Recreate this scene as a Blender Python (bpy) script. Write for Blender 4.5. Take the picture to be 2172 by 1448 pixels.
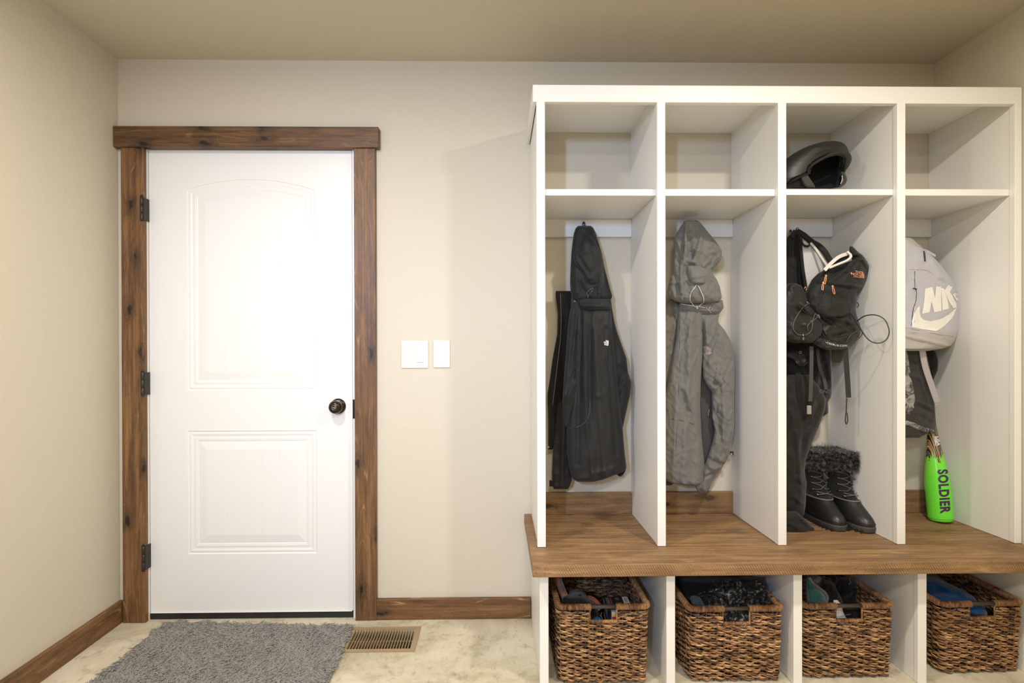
import bpy, bmesh, math, random
import numpy as np
from mathutils import Vector, Matrix, noise
from mathutils.bvhtree import BVHTree
from mathutils.geometry import tessellate_polygon
PI = math.pi
for o in list(bpy.data.objects): bpy.data.objects.remove(o)
SC = bpy.context.scene
COL = SC.collection

# ------------------------------------------------------------------ camera
F_PX, YAW, PITCH, ROLL, CX, CY, CAMH, DIST = 1139.265, 0.0156, 0.00331, -0.00248, 1071.57, 740.5, 1.19511, 2.38
def cam_axes():
    cy, sy, cp, sp = math.cos(YAW), math.sin(YAW), math.cos(PITCH), math.sin(PITCH)
    f = Vector((sy*cp, cy*cp, -sp)); r = Vector((cy, -sy, 0)); u = r.cross(f)
    c, s = math.cos(ROLL), math.sin(ROLL)
    return r*c+u*s, -r*s+u*c, f
CR, CU, CF = cam_axes()
CAM = Vector((0, -DIST, CAMH))
cd = bpy.data.cameras.new('camera'); cam = bpy.data.objects.new('camera', cd); COL.objects.link(cam)
cd.sensor_width = 36; cd.lens = F_PX/2172*36
cd.shift_x = (1086-CX)/2172; cd.shift_y = (CY-724)/2172
cd.clip_start = 0.05; cd.clip_end = 50
m = Matrix.Identity(4)
for i, a in enumerate((CR, CU, -CF)):
    for j in range(3): m[j][i] = a[j]
m.translation = CAM
cam.matrix_world = m
SC.camera = cam

# ------------------------------------------------------------------ world, lamps, exposure
w = bpy.data.worlds.new('world'); SC.world = w; w.use_nodes = True
w.node_tree.nodes['Background'].inputs[0].default_value = (1.0, .93, .82, 1)
w.node_tree.nodes['Background'].inputs[1].default_value = 0.15
SC.view_settings.view_transform = 'Standard'; SC.view_settings.look = 'None'
SC.view_settings.exposure = 0.85; SC.view_settings.gamma = 1.0
try: SC.view_settings.use_curve_mapping = False
except Exception: pass

def area(name, loc, target, size, size_y, power, col, shape='RECTANGLE', spread=PI):
    l = bpy.data.lights.new(name, 'AREA'); l.shape = shape; l.size = size; l.size_y = size_y
    l.energy = power; l.color = col; l.spread = spread
    o = bpy.data.objects.new(name, l); COL.objects.link(o); o.location = loc
    d = Vector(target)-Vector(loc); o.rotation_euler = d.to_track_quat('-Z', 'Y').to_euler()
    return o
WARM = (1.0, .935, .82)
# two recessed ceiling lamps in front of the wall, an added fill lamp further back, daylight from a doorway behind
area('ceiling_or_fill_lamp', (-.78, -1.45, 2.425), (-.78, -1.45, 0), .11, .11, 15.5, WARM, 'DISK')
area('ceiling_or_fill_lamp', (1.08, -1.45, 2.425), (1.08, -1.45, 0), .11, .11, 15.5, WARM, 'DISK')
area('ceiling_or_fill_lamp', (.1, -3.2, 2.425), (.1, -3.2, 0), .4, .4, 31, WARM, 'DISK')  # unseen lamp, added as fill for the lower walls and floor
area('daylight', (-.95, -3.9, 1.95), (-.25, 0, 1.25), .12, .3, 6.0, (.46, .64, 1.0), spread=math.radians(62))

# ------------------------------------------------------------------ pixel <-> place helpers
def ray(px, py):
    return CR*((px-CX)/F_PX) - CU*((py-CY)/F_PX) + CF
def at(px, py, Y):
    d = ray(px, py); return CAM + d*((Y-CAM.y)/d.y)
def at_z(px, py, Z):
    d = ray(px, py); return CAM + d*((Z-CAM.z)/d.z)

# ------------------------------------------------------------------ object helpers
def tag(o, label=None, cat=None, group=None, kind=None):
    if label: o['label'] = label
    if cat: o['category'] = cat
    if group: o['group'] = group
    if kind: o['kind'] = kind
    return o
def empty(name, loc=(0, 0, 0)):
    o = bpy.data.objects.new(name, None); COL.objects.link(o); o.location = loc
    o.empty_display_size = .05
    return o
def link(name, me, mat, parent=None, smooth=False):
    o = bpy.data.objects.new(name, me); COL.objects.link(o)
    if mat is not None: me.materials.append(mat)
    if smooth: me.polygons.foreach_set('use_smooth', [True]*len(me.polygons))
    if parent is not None:
        o.parent = parent
        T = Vector((0, 0, 0)); p = parent
        while p is not None: T += p.location; p = p.parent
        o.location = (0, 0, 0)
        me.transform(Matrix.Translation(-T))
    me.update()
    return o
def bevel(o, w=.002, seg=2):
    b = o.modifiers.new('bevel', 'BEVEL'); b.width = w; b.segments = seg; b.limit_method = 'ANGLE'; b.angle_limit = .6
    return o

class MB:
    def __init__(s): s.v = []; s.f = []
    def add(s, v, f):
        n = len(s.v); s.v += [tuple(q) for q in v]; s.f += [tuple(i+n for i in q) for q in f]; return s
    def box(s, x0, x1, y0, y1, z0, z1):
        if x0 > x1: x0, x1 = x1, x0
        if y0 > y1: y0, y1 = y1, y0
        if z0 > z1: z0, z1 = z1, z0
        v = [(x, y, z) for x in (x0, x1) for y in (y0, y1) for z in (z0, z1)]
        return s.add(v, [(0, 1, 3, 2), (4, 6, 7, 5), (0, 4, 5, 1), (2, 3, 7, 6), (0, 2, 6, 4), (1, 5, 7, 3)])
    def tube(s, pts, r, n=8, closed=False, flat=1.0, up=None, caps=True, rfun=None):
        pts = [Vector(p) for p in pts]; N = len(pts); V = []; Fc = []
        prev = None
        for i, p in enumerate(pts):
            a = pts[(i-1) % N] if (closed or i > 0) else p
            b = pts[(i+1) % N] if (closed or i < N-1) else p
            t = (b-a)
            if t.length < 1e-9: t = Vector((0, 0, 1))
            t.normalize()
            if up is not None: nn = Vector(up)-t*Vector(up).dot(t)
            elif prev is None:
                nn = t.orthogonal()
            else: nn = prev-t*prev.dot(t)
            if nn.length < 1e-6: nn = t.orthogonal()
            nn.normalize(); prev = nn; bb = t.cross(nn)
            rr = r[i] if isinstance(r, (list, tuple)) else r
            if rfun: rr *= rfun(i)
            for k in range(n):
                a_ = 2*PI*k/n
                V.append(p+nn*(math.cos(a_)*rr*flat)+bb*(math.sin(a_)*rr))
        L = N if closed else N-1
        for i in range(L):
            for k in range(n):
                j = (i+1) % N; k2 = (k+1) % n
                Fc.append((i*n+k, i*n+k2, j*n+k2, j*n+k))
        if not closed and caps:
            Fc.append(tuple(range(n-1, -1, -1))); Fc.append(tuple((N-1)*n+k for k in range(n)))
        return s.add(V, Fc)
    def lathe(s, prof, mat, n=32, cap=True):
        """prof: (radius, height) pairs along local z, mat: Matrix placing it"""
        V = []; Fc = []
        for r, h in prof:
            for k in range(n):
                a = 2*PI*k/n; V.append(mat @ Vector((r*math.cos(a), r*math.sin(a), h)))
        for i in range(len(prof)-1):
            for k in range(n):
                k2 = (k+1) % n; Fc.append((i*n+k, i*n+k2, (i+1)*n+k2, (i+1)*n+k))
        if cap:
            Fc.append(tuple(range(n-1, -1, -1))); Fc.append(tuple((len(prof)-1)*n+k for k in range(n)))
        return s.add(V, Fc)
    def prism(s, poly, ext):
        """poly: 3-D points, ext: vector"""
        n = len(poly); e = Vector(ext); V = [Vector(p) for p in poly]+[Vector(p)+e for p in poly]
        Fc = [tuple(range(n-1, -1, -1)), tuple(range(n, 2*n))]+[(i, (i+1) % n, n+(i+1) % n, n+i) for i in range(n)]
        return s.add(V, Fc)
    def build(s, name, mat, parent=None, smooth=False):
        me = bpy.data.meshes.new(name); me.from_pydata(s.v, [], s.f)
        bm = bmesh.new(); bm.from_mesh(me); bmesh.ops.recalc_face_normals(bm, faces=bm.faces); bm.to_mesh(me); bm.free()
        return link(name, me, mat, parent, smooth)
def box(name, x0, x1, y0, y1, z0, z1, mat, parent=None, bev=.0015):
    o = MB().box(x0, x1, y0, y1, z0, z1).build(name, mat, parent)
    if bev: bevel(o, bev)
    return o

def cat(p, N):
    """Catmull-Rom resample of a list of tuples (centripetal-free, by index)"""
    A = np.array(p, float); n = len(A); out = []
    for i in range(N):
        t = i*(n-1)/(N-1); k = min(int(t), n-2); u = t-k
        p0, p1, p2, p3 = A[max(k-1, 0)], A[k], A[k+1], A[min(k+2, n-1)]
        out.append(.5*((2*p1)+(-p0+p2)*u+(2*p0-5*p1+4*p2-p3)*u*u+(-p0+3*p1-3*p2+p3)*u**3))
    return np.array(out)
def crv(p, N=None):
    return [Vector(q) for q in cat([tuple(x) for x in p], N or (len(p)-1)*8+1)]

SURF = {}
WRF = [1.]
def inpoly(x, y, P):
    c = False; j = len(P)-1
    for i in range(len(P)):
        if (P[i][1] > y) != (P[j][1] > y) and x < (P[j][0]-P[i][0])*(y-P[i][1])/(P[j][1]-P[i][1])+P[i][0]: c = not c
        j = i
    return c
def loft(name, rows, yc, th, mat, parent=None, amp=.004, freq=(.05, .012), seed=0, creases=(), n=90, seg=72, power=2.3, ends=(.3, .3), back=.55, fine=.0008, cut=None, clx=None, zmin=None, wr=None):
    """A hanging cloth body. rows: (py, px_left, px_right[, thickness factor[, y shift]]) of its outline from top to bottom,
    set at its own distance yc; section is a rounded lens, the folds move its front."""
    R = [(r[0], r[1], r[2], r[3] if len(r) > 3 else 1., r[4] if len(r) > 4 else 0.) for r in rows]
    # resample monotonically in arc
    A = np.array(R, float)
    s = np.r_[0, np.cumsum(np.abs(np.diff(A[:, 0]))+.25*np.abs(np.diff(A[:, 1]))+.25*np.abs(np.diff(A[:, 2]))+1e-6)]
    ss = np.linspace(0, s[-1], n)
    B = np.stack([np.interp(ss, s, A[:, i]) for i in range(5)], 1)
    for _ in range(1):
        B[1:-1] = .25*B[:-2]+.5*B[1:-1]+.25*B[2:]
    V = []; PXY = []
    mid = A[:, :3].mean(0); ctr = at((mid[1]+mid[2])/2, mid[0], yc); nd = (CAM-ctr).normalized(); nd.z *= .6; nd.normalize()
    for i in range(n):
        py, pl, pr, tf, ys = B[i]
        v = i/(n-1)
        e = min(1, ends[0]+(1-ends[0])*math.sqrt(min(1, v/.06))) * min(1, ends[1]+(1-ends[1])*math.sqrt(min(1, (1-v)/.05)))
        pc = (pl+pr)/2; hw = (pr-pl)/2
        for k in range(seg):
            a = 2*PI*k/seg; c, sn = math.cos(a), math.sin(a)
            cx = math.copysign(abs(c)**(2/power), c); sy = math.copysign(abs(sn)**(2/power), sn)
            px = pc+cx*hw
            P = at(px, py, yc+ys)
            T = th*tf*e*min(1, hw/14)
            d = 0.
            fr = max(0, sn)**.5
            if amp:
                q = noise.noise(Vector((px*freq[0], py*freq[1], seed*7.3)))
                q2 = noise.noise(Vector((px*freq[0]*2.3+9, py*freq[1]*2.6, seed*3.1)))
                q3 = 1-abs(noise.noise(Vector((px*freq[0]*.9+py*.01, py*freq[1]*2.2-px*.02, seed+40))))*2.2
                d += amp*(q*1.9+q2*1.1+1.0*q3)
            if amp:
                wx = noise.noise(Vector((px*.03, py*.02, seed+3)))*14; wy = noise.noise(Vector((px*.03+5, py*.02, seed+8)))*14
                a1 = noise.noise(Vector(((px+wx)*freq[0]*1.1+(py+wy)*.012, (py+wy)*freq[1]*1.3, seed+11.)))
                a2 = noise.noise(Vector(((px+wy)*.06-(py+wx)*.045, (py+wx)*.03+px*.01, seed+17.)))
                W_R = amp*WRF[0] if wr is None else wr
                d += W_R*(max(0, 1-abs(a1)*3.2)**1.5*1.3-.4+max(0, 1-abs(a2)*4.5)**1.6*.8)
            if fine: d += fine*noise.noise(Vector((px*.22, py*.2, seed)))
            for (x1, y1, x2, y2, wd, dp) in creases:
                wd = max(wd, 2.6)+.6
                dx, dy = x2-x1, y2-y1; L2 = dx*dx+dy*dy
                t = max(0, min(1, ((px-x1)*dx+(py-y1)*dy)/L2)); qx, qy = x1+dx*t-px, y1+dy*t-py
                D = (qx*qx+qy*qy)/(wd*wd)
                if D < 6: d -= 1.7*dp*math.exp(-D)*(.35+.65*math.sin(PI*min(1, max(0, .12+.76*t))))
            off = -(T/2)*sy if sn > 0 else -(T*back)*sy
            P = P+nd*(-off+d*fr*e)
            if clx and P.z < clx[2]: P.x = min(max(P.x, clx[0]), clx[1])
            if zmin is not None and P.z < zmin: P.z = zmin
            V.append(P); PXY.append((px, py, sn))
    Fc = []
    for i in range(n-1):
        for k in range(seg):
            k2 = (k+1) % seg; Fc.append((i*seg+k, i*seg+k2, (i+1)*seg+k2, (i+1)*seg+k))
    if cut:
        keep = []
        for f in Fc:
            q = [PXY[i] for i in f]; x = sum(a[0] for a in q)/4; y = sum(a[1] for a in q)/4; s_ = sum(a[2] for a in q)
            if any(inpoly(x, y, c) and (s_ > 0 or full) for c, full in cut): continue
            keep.append(f)
        Fc = keep
    else:
        Fc.append(tuple(range(seg-1, -1, -1))); Fc.append(tuple((n-1)*seg+k for k in range(seg)))
    mb = MB().add(V, Fc)
    SURF.setdefault('last', None)
    bvh = BVHTree.FromPolygons([Vector(q) for q in mb.v], mb.f)
    o = mb.build(name, mat, parent, True)
    SURF[o.name] = bvh; o_b[o.name] = bvh
    return o
o_b = {}
def bvh_of(o):
    if o.name in o_b: return o_b[o.name]
    T = Vector((0, 0, 0)); p = o
    while p is not None: T += p.location; p = p.parent
    me = o.data
    b = BVHTree.FromPolygons([v.co+T for v in me.vertices], [tuple(p.vertices) for p in me.polygons])
    o_b[o.name] = b; return b
def on_surf(px, py, objs, Y, lift=.002):
    d = ray(px, py).normalized(); best = None
    for o in objs:
        loc, nor, idx, dist = bvh_of(o).ray_cast(CAM, d)
        if loc is not None and (best is None or dist < best[2]): best = (loc, nor, dist)
    if best is None: return at(px, py, Y)
    nor = best[1]
    if nor.dot(d) > 0: nor = -nor
    return best[0]+nor*lift
def cord(name, pts, r, mat, parent, objs=(), Y=-.2, lift=None, n=6, flat=1., up=None, sub=6):
    P = cat(pts, (len(pts)-1)*sub+1)
    W = [on_surf(p[0], p[1], objs, p[2] if len(p) > 2 else Y, r if lift is None else lift) for p in P]
    for _ in range(2):
        W = [W[0]]+[W[i-1]*.25+W[i]*.5+W[i+1]*.25 for i in range(1, len(W)-1)]+[W[-1]]
    return MB().tube(W, r, n, flat=flat, up=up).build(name, mat, parent, True)
def ribbon(name, pts, wid_px, mat, parent, objs=(), Y=-.2, lift=.003, thick=.0025, sub=5):
    """flat webbing strap: pts px,py(,Y), width in photo pixels across its run"""
    P = cat(pts, (len(pts)-1)*sub+1); L = []; Rr = []
    for i, p in enumerate(P):
        a = P[max(i-1, 0)]; b = P[min(i+1, len(P)-1)]
        dx, dy = b[0]-a[0], b[1]-a[1]; q = math.hypot(dx, dy) or 1
        nx, ny = -dy/q*wid_px/2, dx/q*wid_px/2
        y = p[2] if len(p) > 2 else Y
        c = on_surf(p[0], p[1], objs, y, lift)
        L.append(at(p[0]+nx, p[1]+ny, c.y)); Rr.append(at(p[0]-nx, p[1]-ny, c.y))
    V = []; Fc = []; n = len(P)
    for i in range(n):
        V += [L[i]+Vector((0, -thick/2, 0)), Rr[i]+Vector((0, -thick/2, 0)), Rr[i]+Vector((0, thick/2, 0)), L[i]+Vector((0, thick/2, 0))]
    for i in range(n-1):
        for k in range(4):
            k2 = (k+1) % 4; Fc.append((i*4+k, i*4+k2, i*4+4+k2, i*4+4+k))
    Fc += [(3, 2, 1, 0), tuple((n-1)*4+k for k in range(4))]
    o = MB().add(V, Fc).build(name, mat, parent)
    bevel(o, thick*.3, 1); return o

def poly_mesh2d(polys, maxlen):
    """2-D polygons -> triangulated, finely split flat mesh (verts, faces)"""
    bm = bmesh.new()
    for poly in polys:
        vs = [bm.verts.new((x, y, 0)) for x, y in poly]
        for tri in tessellate_polygon([[Vector((x, y, 0)) for x, y in poly]]):
            try: bm.faces.new([vs[i] for i in tri])
            except ValueError: pass
    return split2d(bm, maxlen)
def split2d(bm, maxlen):
    bmesh.ops.triangulate(bm, faces=bm.faces)
    for _ in range(7):
        es = [e for e in bm.edges if e.calc_length() > maxlen]
        if not es: break
        bmesh.ops.subdivide_edges(bm, edges=es, cuts=1, use_grid_fill=False)
        bmesh.ops.triangulate(bm, faces=[f for f in bm.faces if len(f.verts) > 3])
    bm.verts.index_update()
    V = [(v.co.x, v.co.y) for v in bm.verts]; Fc = [tuple(v.index for v in f.verts) for f in bm.faces]
    bm.free(); return V, Fc
def text2d(s, size=1.0, maxlen=.08, bold=.0, spacing=1., shear=0., sx=1.):
    cu = bpy.data.curves.new('t', 'FONT'); cu.body = s; cu.size = size; cu.offset = bold; cu.space_character = spacing
    cu.align_x = 'CENTER'; cu.align_y = 'CENTER'; cu.shear = shear; cu.resolution_u = 4
    ob = bpy.data.objects.new('t', cu); COL.objects.link(ob)
    bpy.context.view_layer.update()
    me = bpy.data.meshes.new_from_object(ob.evaluated_get(bpy.context.evaluated_depsgraph_get()))
    bm = bmesh.new(); bm.from_mesh(me); bpy.data.objects.remove(ob); bpy.data.curves.remove(cu); bpy.data.meshes.remove(me)
    bmesh.ops.scale(bm, verts=bm.verts, vec=(sx, 1, 1))
    return split2d(bm, maxlen)
def decal(name, VF, fmap, mat, parent, objs, Y=-.2, lift=.0012):
    """thin printed / stitched mark: follows the surface it is on"""
    V, Fc = VF
    W = [on_surf(*fmap(x, y), objs, Y, lift) for x, y in V]
    W2 = [on_surf(*fmap(x, y), objs, Y, lift*.2) for x, y in V]
    me = bpy.data.meshes.new(name); me.from_pydata([tuple(q) for q in W], [], Fc)
    return link(name, me, mat, parent, True)
def frame_map(px, py, ang, sx, sy=None):
    sy = sy or sx; c, s = math.cos(ang), math.sin(ang)
    return lambda x, y: (px+c*x*sx+s*y*sy, py+s*x*sx-c*y*sy)

def np_mesh(name, V, quads, mat, parent=None, smooth=True):
    me = bpy.data.meshes.new(name); V = np.asarray(V, np.float32); Q = np.asarray(quads, np.int32)
    me.vertices.add(len(V)); me.vertices.foreach_set('co', V.ravel())
    k = Q.shape[1]
    me.loops.add(Q.size); me.loops.foreach_set('vertex_index', Q.ravel())
    me.polygons.add(len(Q)); me.polygons.foreach_set('loop_start', np.arange(0, Q.size, k, dtype=np.int32))
    me.polygons.foreach_set('loop_total', np.full(len(Q), k, np.int32))
    me.update(calc_edges=True); me.validate()
    return link(name, me, mat, parent, smooth)
def strands(P, D, B, L, r, segs=4, sides=3, tp=(2.2, .82)):
    """n tapering bent fibres. P base, D start direction, B bend vector, L length, r radius"""
    n = len(P); V = np.zeros((n, segs+1, sides, 3)); D = D/np.linalg.norm(D, axis=1, keepdims=True)
    T = np.cross(D, np.array([.3, .5, .8])); T /= np.linalg.norm(T, axis=1, keepdims=True); U = np.cross(D, T)
    for i in range(segs+1):
        t = i/segs; c = P+(D*t+B*t*t)*L[:, None]
        rr = (r*(1-t**tp[0]*tp[1]))[:, None]
        for k in range(sides):
            a = 2*PI*k/sides
            V[:, i, k] = c+(T*math.cos(a)+U*math.sin(a))*rr
    base = (np.arange(n)*(segs+1)*sides)[:, None, None]
    i = np.arange(segs)[:, None]; k = np.arange(sides)[None]
    q = np.stack([i*sides+k, i*sides+(k+1) % sides, (i+1)*sides+(k+1) % sides, (i+1)*sides+k], -1).reshape(-1, 4)
    Q = (base+q[None]).reshape(-1, 4)
    return V.reshape(-1, 3), Q
# ------------------------------------------------------------------ materials
class NT:
    def __init__(s, name, rough=.5, spec=.5):
        s.m = bpy.data.materials.new(name); s.m.use_nodes = True; s.t = s.m.node_tree
        s.b = s.t.nodes['Principled BSDF']; s.b.inputs['Roughness'].default_value = rough
        s.b.inputs['Specular IOR Level'].default_value = spec
    def n(s, typ, **k):
        nd = s.t.nodes.new(typ)
        for a, v in k.items():
            if a.startswith('i_'):
                key = a[2:]; key = int(key) if key.isdigit() else key.replace('_', ' ')
                s.put(nd.inputs[key], v)
            else: setattr(nd, a, v)
        return nd
    def put(s, sock, v):
        if isinstance(v, bpy.types.NodeSocket): s.t.links.new(v, sock)
        elif isinstance(v, bpy.types.Node): s.t.links.new(v.outputs[0], sock)
        else:
            if hasattr(sock.default_value, '__len__') and isinstance(v, (tuple, list)):
                v = tuple(v)
                if len(sock.default_value) == 4 and len(v) == 3: v = v+(1,)
            sock.default_value = v
    def obj(s): return s.n('ShaderNodeTexCoord').outputs['Object']
    def sc(s, vec, scale, loc=(0, 0, 0)): return s.n('ShaderNodeMapping', i_Vector=vec, i_Scale=scale, i_Location=loc).outputs[0]
    def noise(s, vec, scale, detail=3, rough=.5, dist=0.): return s.n('ShaderNodeTexNoise', i_Vector=vec, i_Scale=scale, i_Detail=detail, i_Roughness=rough, i_Distortion=dist).outputs[0]
    def math(s, op, a, b=0., c=0.):
        nd = s.n('ShaderNodeMath', operation=op); s.put(nd.inputs[0], a); s.put(nd.inputs[1], b)
        if op in ('MULTIPLY_ADD',): s.put(nd.inputs[2], c)
        return nd.outputs[0]
    def rng(s, v, a, b, c=0., d=1., smooth=False):
        nd = s.n('ShaderNodeMapRange', i_0=v, i_1=a, i_2=b, i_3=c, i_4=d)
        if smooth: nd.interpolation_type = 'SMOOTHSTEP'
        return nd.outputs[0]
    def ramp(s, f, stops):
        nd = s.n('ShaderNodeValToRGB', i_Fac=f); e = nd.color_ramp.elements
        while len(e) < len(stops): e.new(.5)
        for i, (p, c) in enumerate(stops): e[i].position = p; e[i].color = (*c, 1)
        return nd.outputs[0]
    def mix(s, f, a, b, mode='MIX'):
        nd = s.n('ShaderNodeMix', data_type='RGBA', blend_type=mode)
        s.put(nd.inputs[0], f); s.put(nd.inputs[6], a); s.put(nd.inputs[7], b); return nd.outputs[2]
    def bump(s, h, strength=.3, dist=.01):
        nd = s.n('ShaderNodeBump', i_Strength=strength, i_Distance=dist, i_Height=h); s.t.links.new(nd.outputs[0], s.b.inputs['Normal']); return s
    def col(s, c): s.put(s.b.inputs['Base Color'], c); return s
    def set(s, **k):
        for a, v in k.items(): s.put(s.b.inputs[a.replace('_', ' ')], v)
        return s

def plain(name, c, rough=.5, metal=0., bump=0., bs=300, spec=.5, var=.0):
    t = NT(name, rough, spec); o = t.obj()
    nz = t.noise(o, bs, 2)
    if var:
        n2 = t.noise(o, 9, 3)
        t.col(t.mix(t.rng(n2, .3, .7), tuple(x*(1-var) for x in c), tuple(min(1, x*(1+var)) for x in c)))
    else: t.col(c)
    t.set(Metallic=metal)
    if bump: t.bump(nz, bump, .002)
    return t.m
def fabric(name, c, c2=None, rough=.8, weave=1100, sheen=.15, spec=.25, heather=False, bump=.25):
    t = NT(name, rough, spec); o = t.obj()
    c2 = c2 or tuple(x*1.25 for x in c)
    a = t.noise(t.sc(o, (1, 1, .35)), 900, 2); b = t.noise(t.sc(o, (.35, 1, 1)), 1000, 2)
    f = t.math('ADD', a, b)
    if heather:
        f2 = t.noise(t.sc(o, (1, 1, .45)), 900, 3, .75)
        t.col(t.mix(t.rng(f2, .34, .66), c, c2))
    else:
        t.col(t.mix(t.rng(f, .7, 1.3), c, c2))
    t.set(Sheen_Weight=sheen); t.bump(f, bump, .0008)
    return t.m
def wood(name, axis, cols, knot=1., rings=16., rough=.45, saw=None, seed=0., streak=(2.5, 75), bumps=.15, spec=.4, knotscale=(4.2, 9.), blotch=.55, hl=.55, joint=None):
    """stained knotty board, grain along axis"""
    t = NT(name, rough, spec); o = t.obj()
    sp = t.n('ShaderNodeSeparateXYZ', i_0=o); X, Y, Z = sp.outputs
    l, a, b = {'X': (X, Z, Y), 'Y': (Y, Z, X), 'Z': (Z, X, Y)}[axis]
    def vec(sl, sa, sb): 
        return t.n('ShaderNodeCombineXYZ', i_0=t.math('MULTIPLY', l, sl), i_1=t.math('MULTIPLY', a, sa), i_2=t.math('MULTIPLY_ADD', b, sb, seed)).outputs[0]
    wob = t.noise(vec(22, 55, 55), 1, 3)
    kvv = t.n('ShaderNodeCombineXYZ', i_0=t.math('MULTIPLY', l, knotscale[0]), i_1=t.math('MULTIPLY_ADD', t.math('ADD', a, b), knotscale[1], seed*3.7)).outputs[0]
    kv = t.n('ShaderNodeTexVoronoi', i_Vector=kvv, i_Scale=1., i_Randomness=.95, voronoi_dimensions='2D')
    kd = t.math('ADD', kv.outputs['Distance'], t.math('MULTIPLY', t.math('SUBTRACT', wob, .5), .42))
    pick = t.n('ShaderNodeSeparateColor', i_0=kv.outputs['Color']).outputs[0]
    on = t.rng(pick, .42, .5)
    kwide = t.math('MULTIPLY', t.rng(kd, .34, .05, 0, 1, True), on)
    kcore = t.math('MULTIPLY', t.rng(kd, .09, .04, 0, 1, True), on)
    g = t.noise(vec(1.1, 9, 9), 1, 2, .45)
    ph = t.math('ADD', t.math('MULTIPLY', g, rings*6.28), t.math('MULTIPLY', kwide, 14.))
    rg = t.rng(t.math('SINE', ph), -.2, 1., 0, 1)
    st = t.noise(vec(streak[0], streak[1], streak[1]), 1, 4, .6)
    fleck = t.noise(vec(130, 330, 330), 1, 3, .6)
    base = t.ramp(t.rng(st, .25, .75), [(0, cols[0]), (.5, cols[1]), (1, cols[2])])
    c = t.mix(t.math('MULTIPLY', rg, .35), base, cols[1], 'MIX')
    c = t.mix(t.math('MULTIPLY', t.rng(t.math('SINE', ph), .86, 1., 0, 1), t.math('MULTIPLY', t.rng(t.noise(vec(5, 20, 20), 1, 2), .48, .62), hl)), c, cols[3])
    bl = t.noise(vec(6, 34, 34), 1, 5, .7)
    c = t.mix(t.math('MULTIPLY', t.rng(bl, .42, .72, 0, 1, True), blotch), c, cols[4])
    c = t.mix(t.math('MULTIPLY', t.rng(fleck, .56, .68), .5), c, cols[4])
    c = t.mix(t.math('MULTIPLY', kwide, .62*knot), c, cols[4])
    c = t.mix(t.math('MULTIPLY', kcore, .85*knot), c, tuple(x*.35 for x in cols[4]))
    h = t.math('ADD', t.math('MULTIPLY', st, .7), t.math('MULTIPLY', rg, .25))
    if saw:
        # circular-saw marks: slanting fine ridges
        dn_ = t.n('ShaderNodeVectorMath', operation='DOT_PRODUCT'); t.put(dn_.inputs[0], o); dn_.inputs[1].default_value = saw[1]
        ph2 = t.math('MULTIPLY_ADD', dn_.outputs['Value'], 6.2832/saw[0], t.math('MULTIPLY', t.noise(t.sc(o, (1, 1, 1)), 5, 3), 7.))
        wv = t.math('POWER', t.rng(t.math('SINE', ph2), -1, 1, 0, 1), 1.6)
        msk = t.rng(t.noise(t.sc(o, (3, 12, 3)), 1.6, 4, .65), .36, .60, .05, 1)
        wf = t.math('MULTIPLY', wv, msk)
        c = t.mix(t.math('MULTIPLY', wf, saw[2]), c, cols[4])
        h = t.math('SUBTRACT', t.math('MULTIPLY', h, .5), t.math('MULTIPLY', wf, saw[3]))
    if joint:
        fr_ = t.math('FRACT', t.math('MULTIPLY_ADD', b, joint, .37)); jl = t.rng(t.math('ABSOLUTE', t.math('SUBTRACT', fr_, .5)), .004, .014, 1, 0, True)
        c = t.mix(t.math('MULTIPLY', jl, .7), c, cols[4]); h = t.math('SUBTRACT', h, jl)
    t.col(c); t.bump(h, bumps, .004)
    t.set(Roughness=t.rng(st, .2, .8, rough-.06, rough+.14))
    return t.m

def wall_mat(name, c):
    t = NT(name, .75, .3); o = t.obj()
    k = t.noise(o, 14, 4, .55, .6); k2 = t.noise(o, 110, 2)
    t.col(t.mix(t.rng(t.noise(o, 1.7, 2), .3, .7), tuple(x*.985 for x in c), c))
    t.bump(t.math('ADD', t.rng(k, .5, .62, 0, 1, True), t.math('MULTIPLY', k2, .35)), .10, .004)
    return t.m
M = {}
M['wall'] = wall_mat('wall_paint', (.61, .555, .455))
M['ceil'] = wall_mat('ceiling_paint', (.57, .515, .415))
M['room'] = wall_mat('far_room_paint', (.55, .49, .39))
t = NT('white_paint', .42, .45); o = t.obj()
scuff = t.rng(t.noise(t.sc(o, (6, 6, 1.2)), 9, 5, .7), .70, .78)
t.col(t.mix(t.math('MULTIPLY', scuff, .25), (.82, .808, .780), (.50, .45, .38)))
t.bump(t.noise(t.sc(o, (1, 1, .25)), 240, 2), .06, .002); M['white'] = t.m
t = NT('door_paint', .38, .45); o = t.obj()
t.col((.80, .795, .785)); t.bump(t.noise(t.sc(o, (1, 1, .12)), 260, 2), .05, .002); M['door'] = t.m
# concrete / vinyl floor
t = NT('floor_stone', .42, .4); o = t.obj()
a = t.noise(o, 3.2, 6, .62, .8); b_ = t.noise(t.sc(o, (1, 1, 1), (3, 1, 0)), 9, 6, .7, .4); c_ = t.noise(t.sc(o, (1, .45, 1)), 34, 5, .75)
cc = t.ramp(a, [(.28, (.33, .28, .17)), (.45, (.56, .50, .37)), (.6, (.66, .60, .47)), (.8, (.70, .66, .56))])
cc = t.mix(t.math('MULTIPLY', t.rng(b_, .52, .70), .75), cc, (.30, .26, .17))
cc = t.mix(t.math('MULTIPLY', t.rng(c_, .56, .66), .5), cc, (.27, .22, .14))
cc = t.mix(t.math('MULTIPLY', t.rng(t.noise(o, 60, 4, .7), .55, .7), .25), cc, (.78, .73, .62))
t.col(cc); t.bump(c_, .12, .002); M['floor'] = t.m
DARK = [(.085, .043, .018), (.18, .088, .034), (.295, .155, .063), (.40, .25, .12), (.030, .019, .012)]
M['wz'] = wood('casing_wood_z', 'Z', DARK, seed=1.3)
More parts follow.
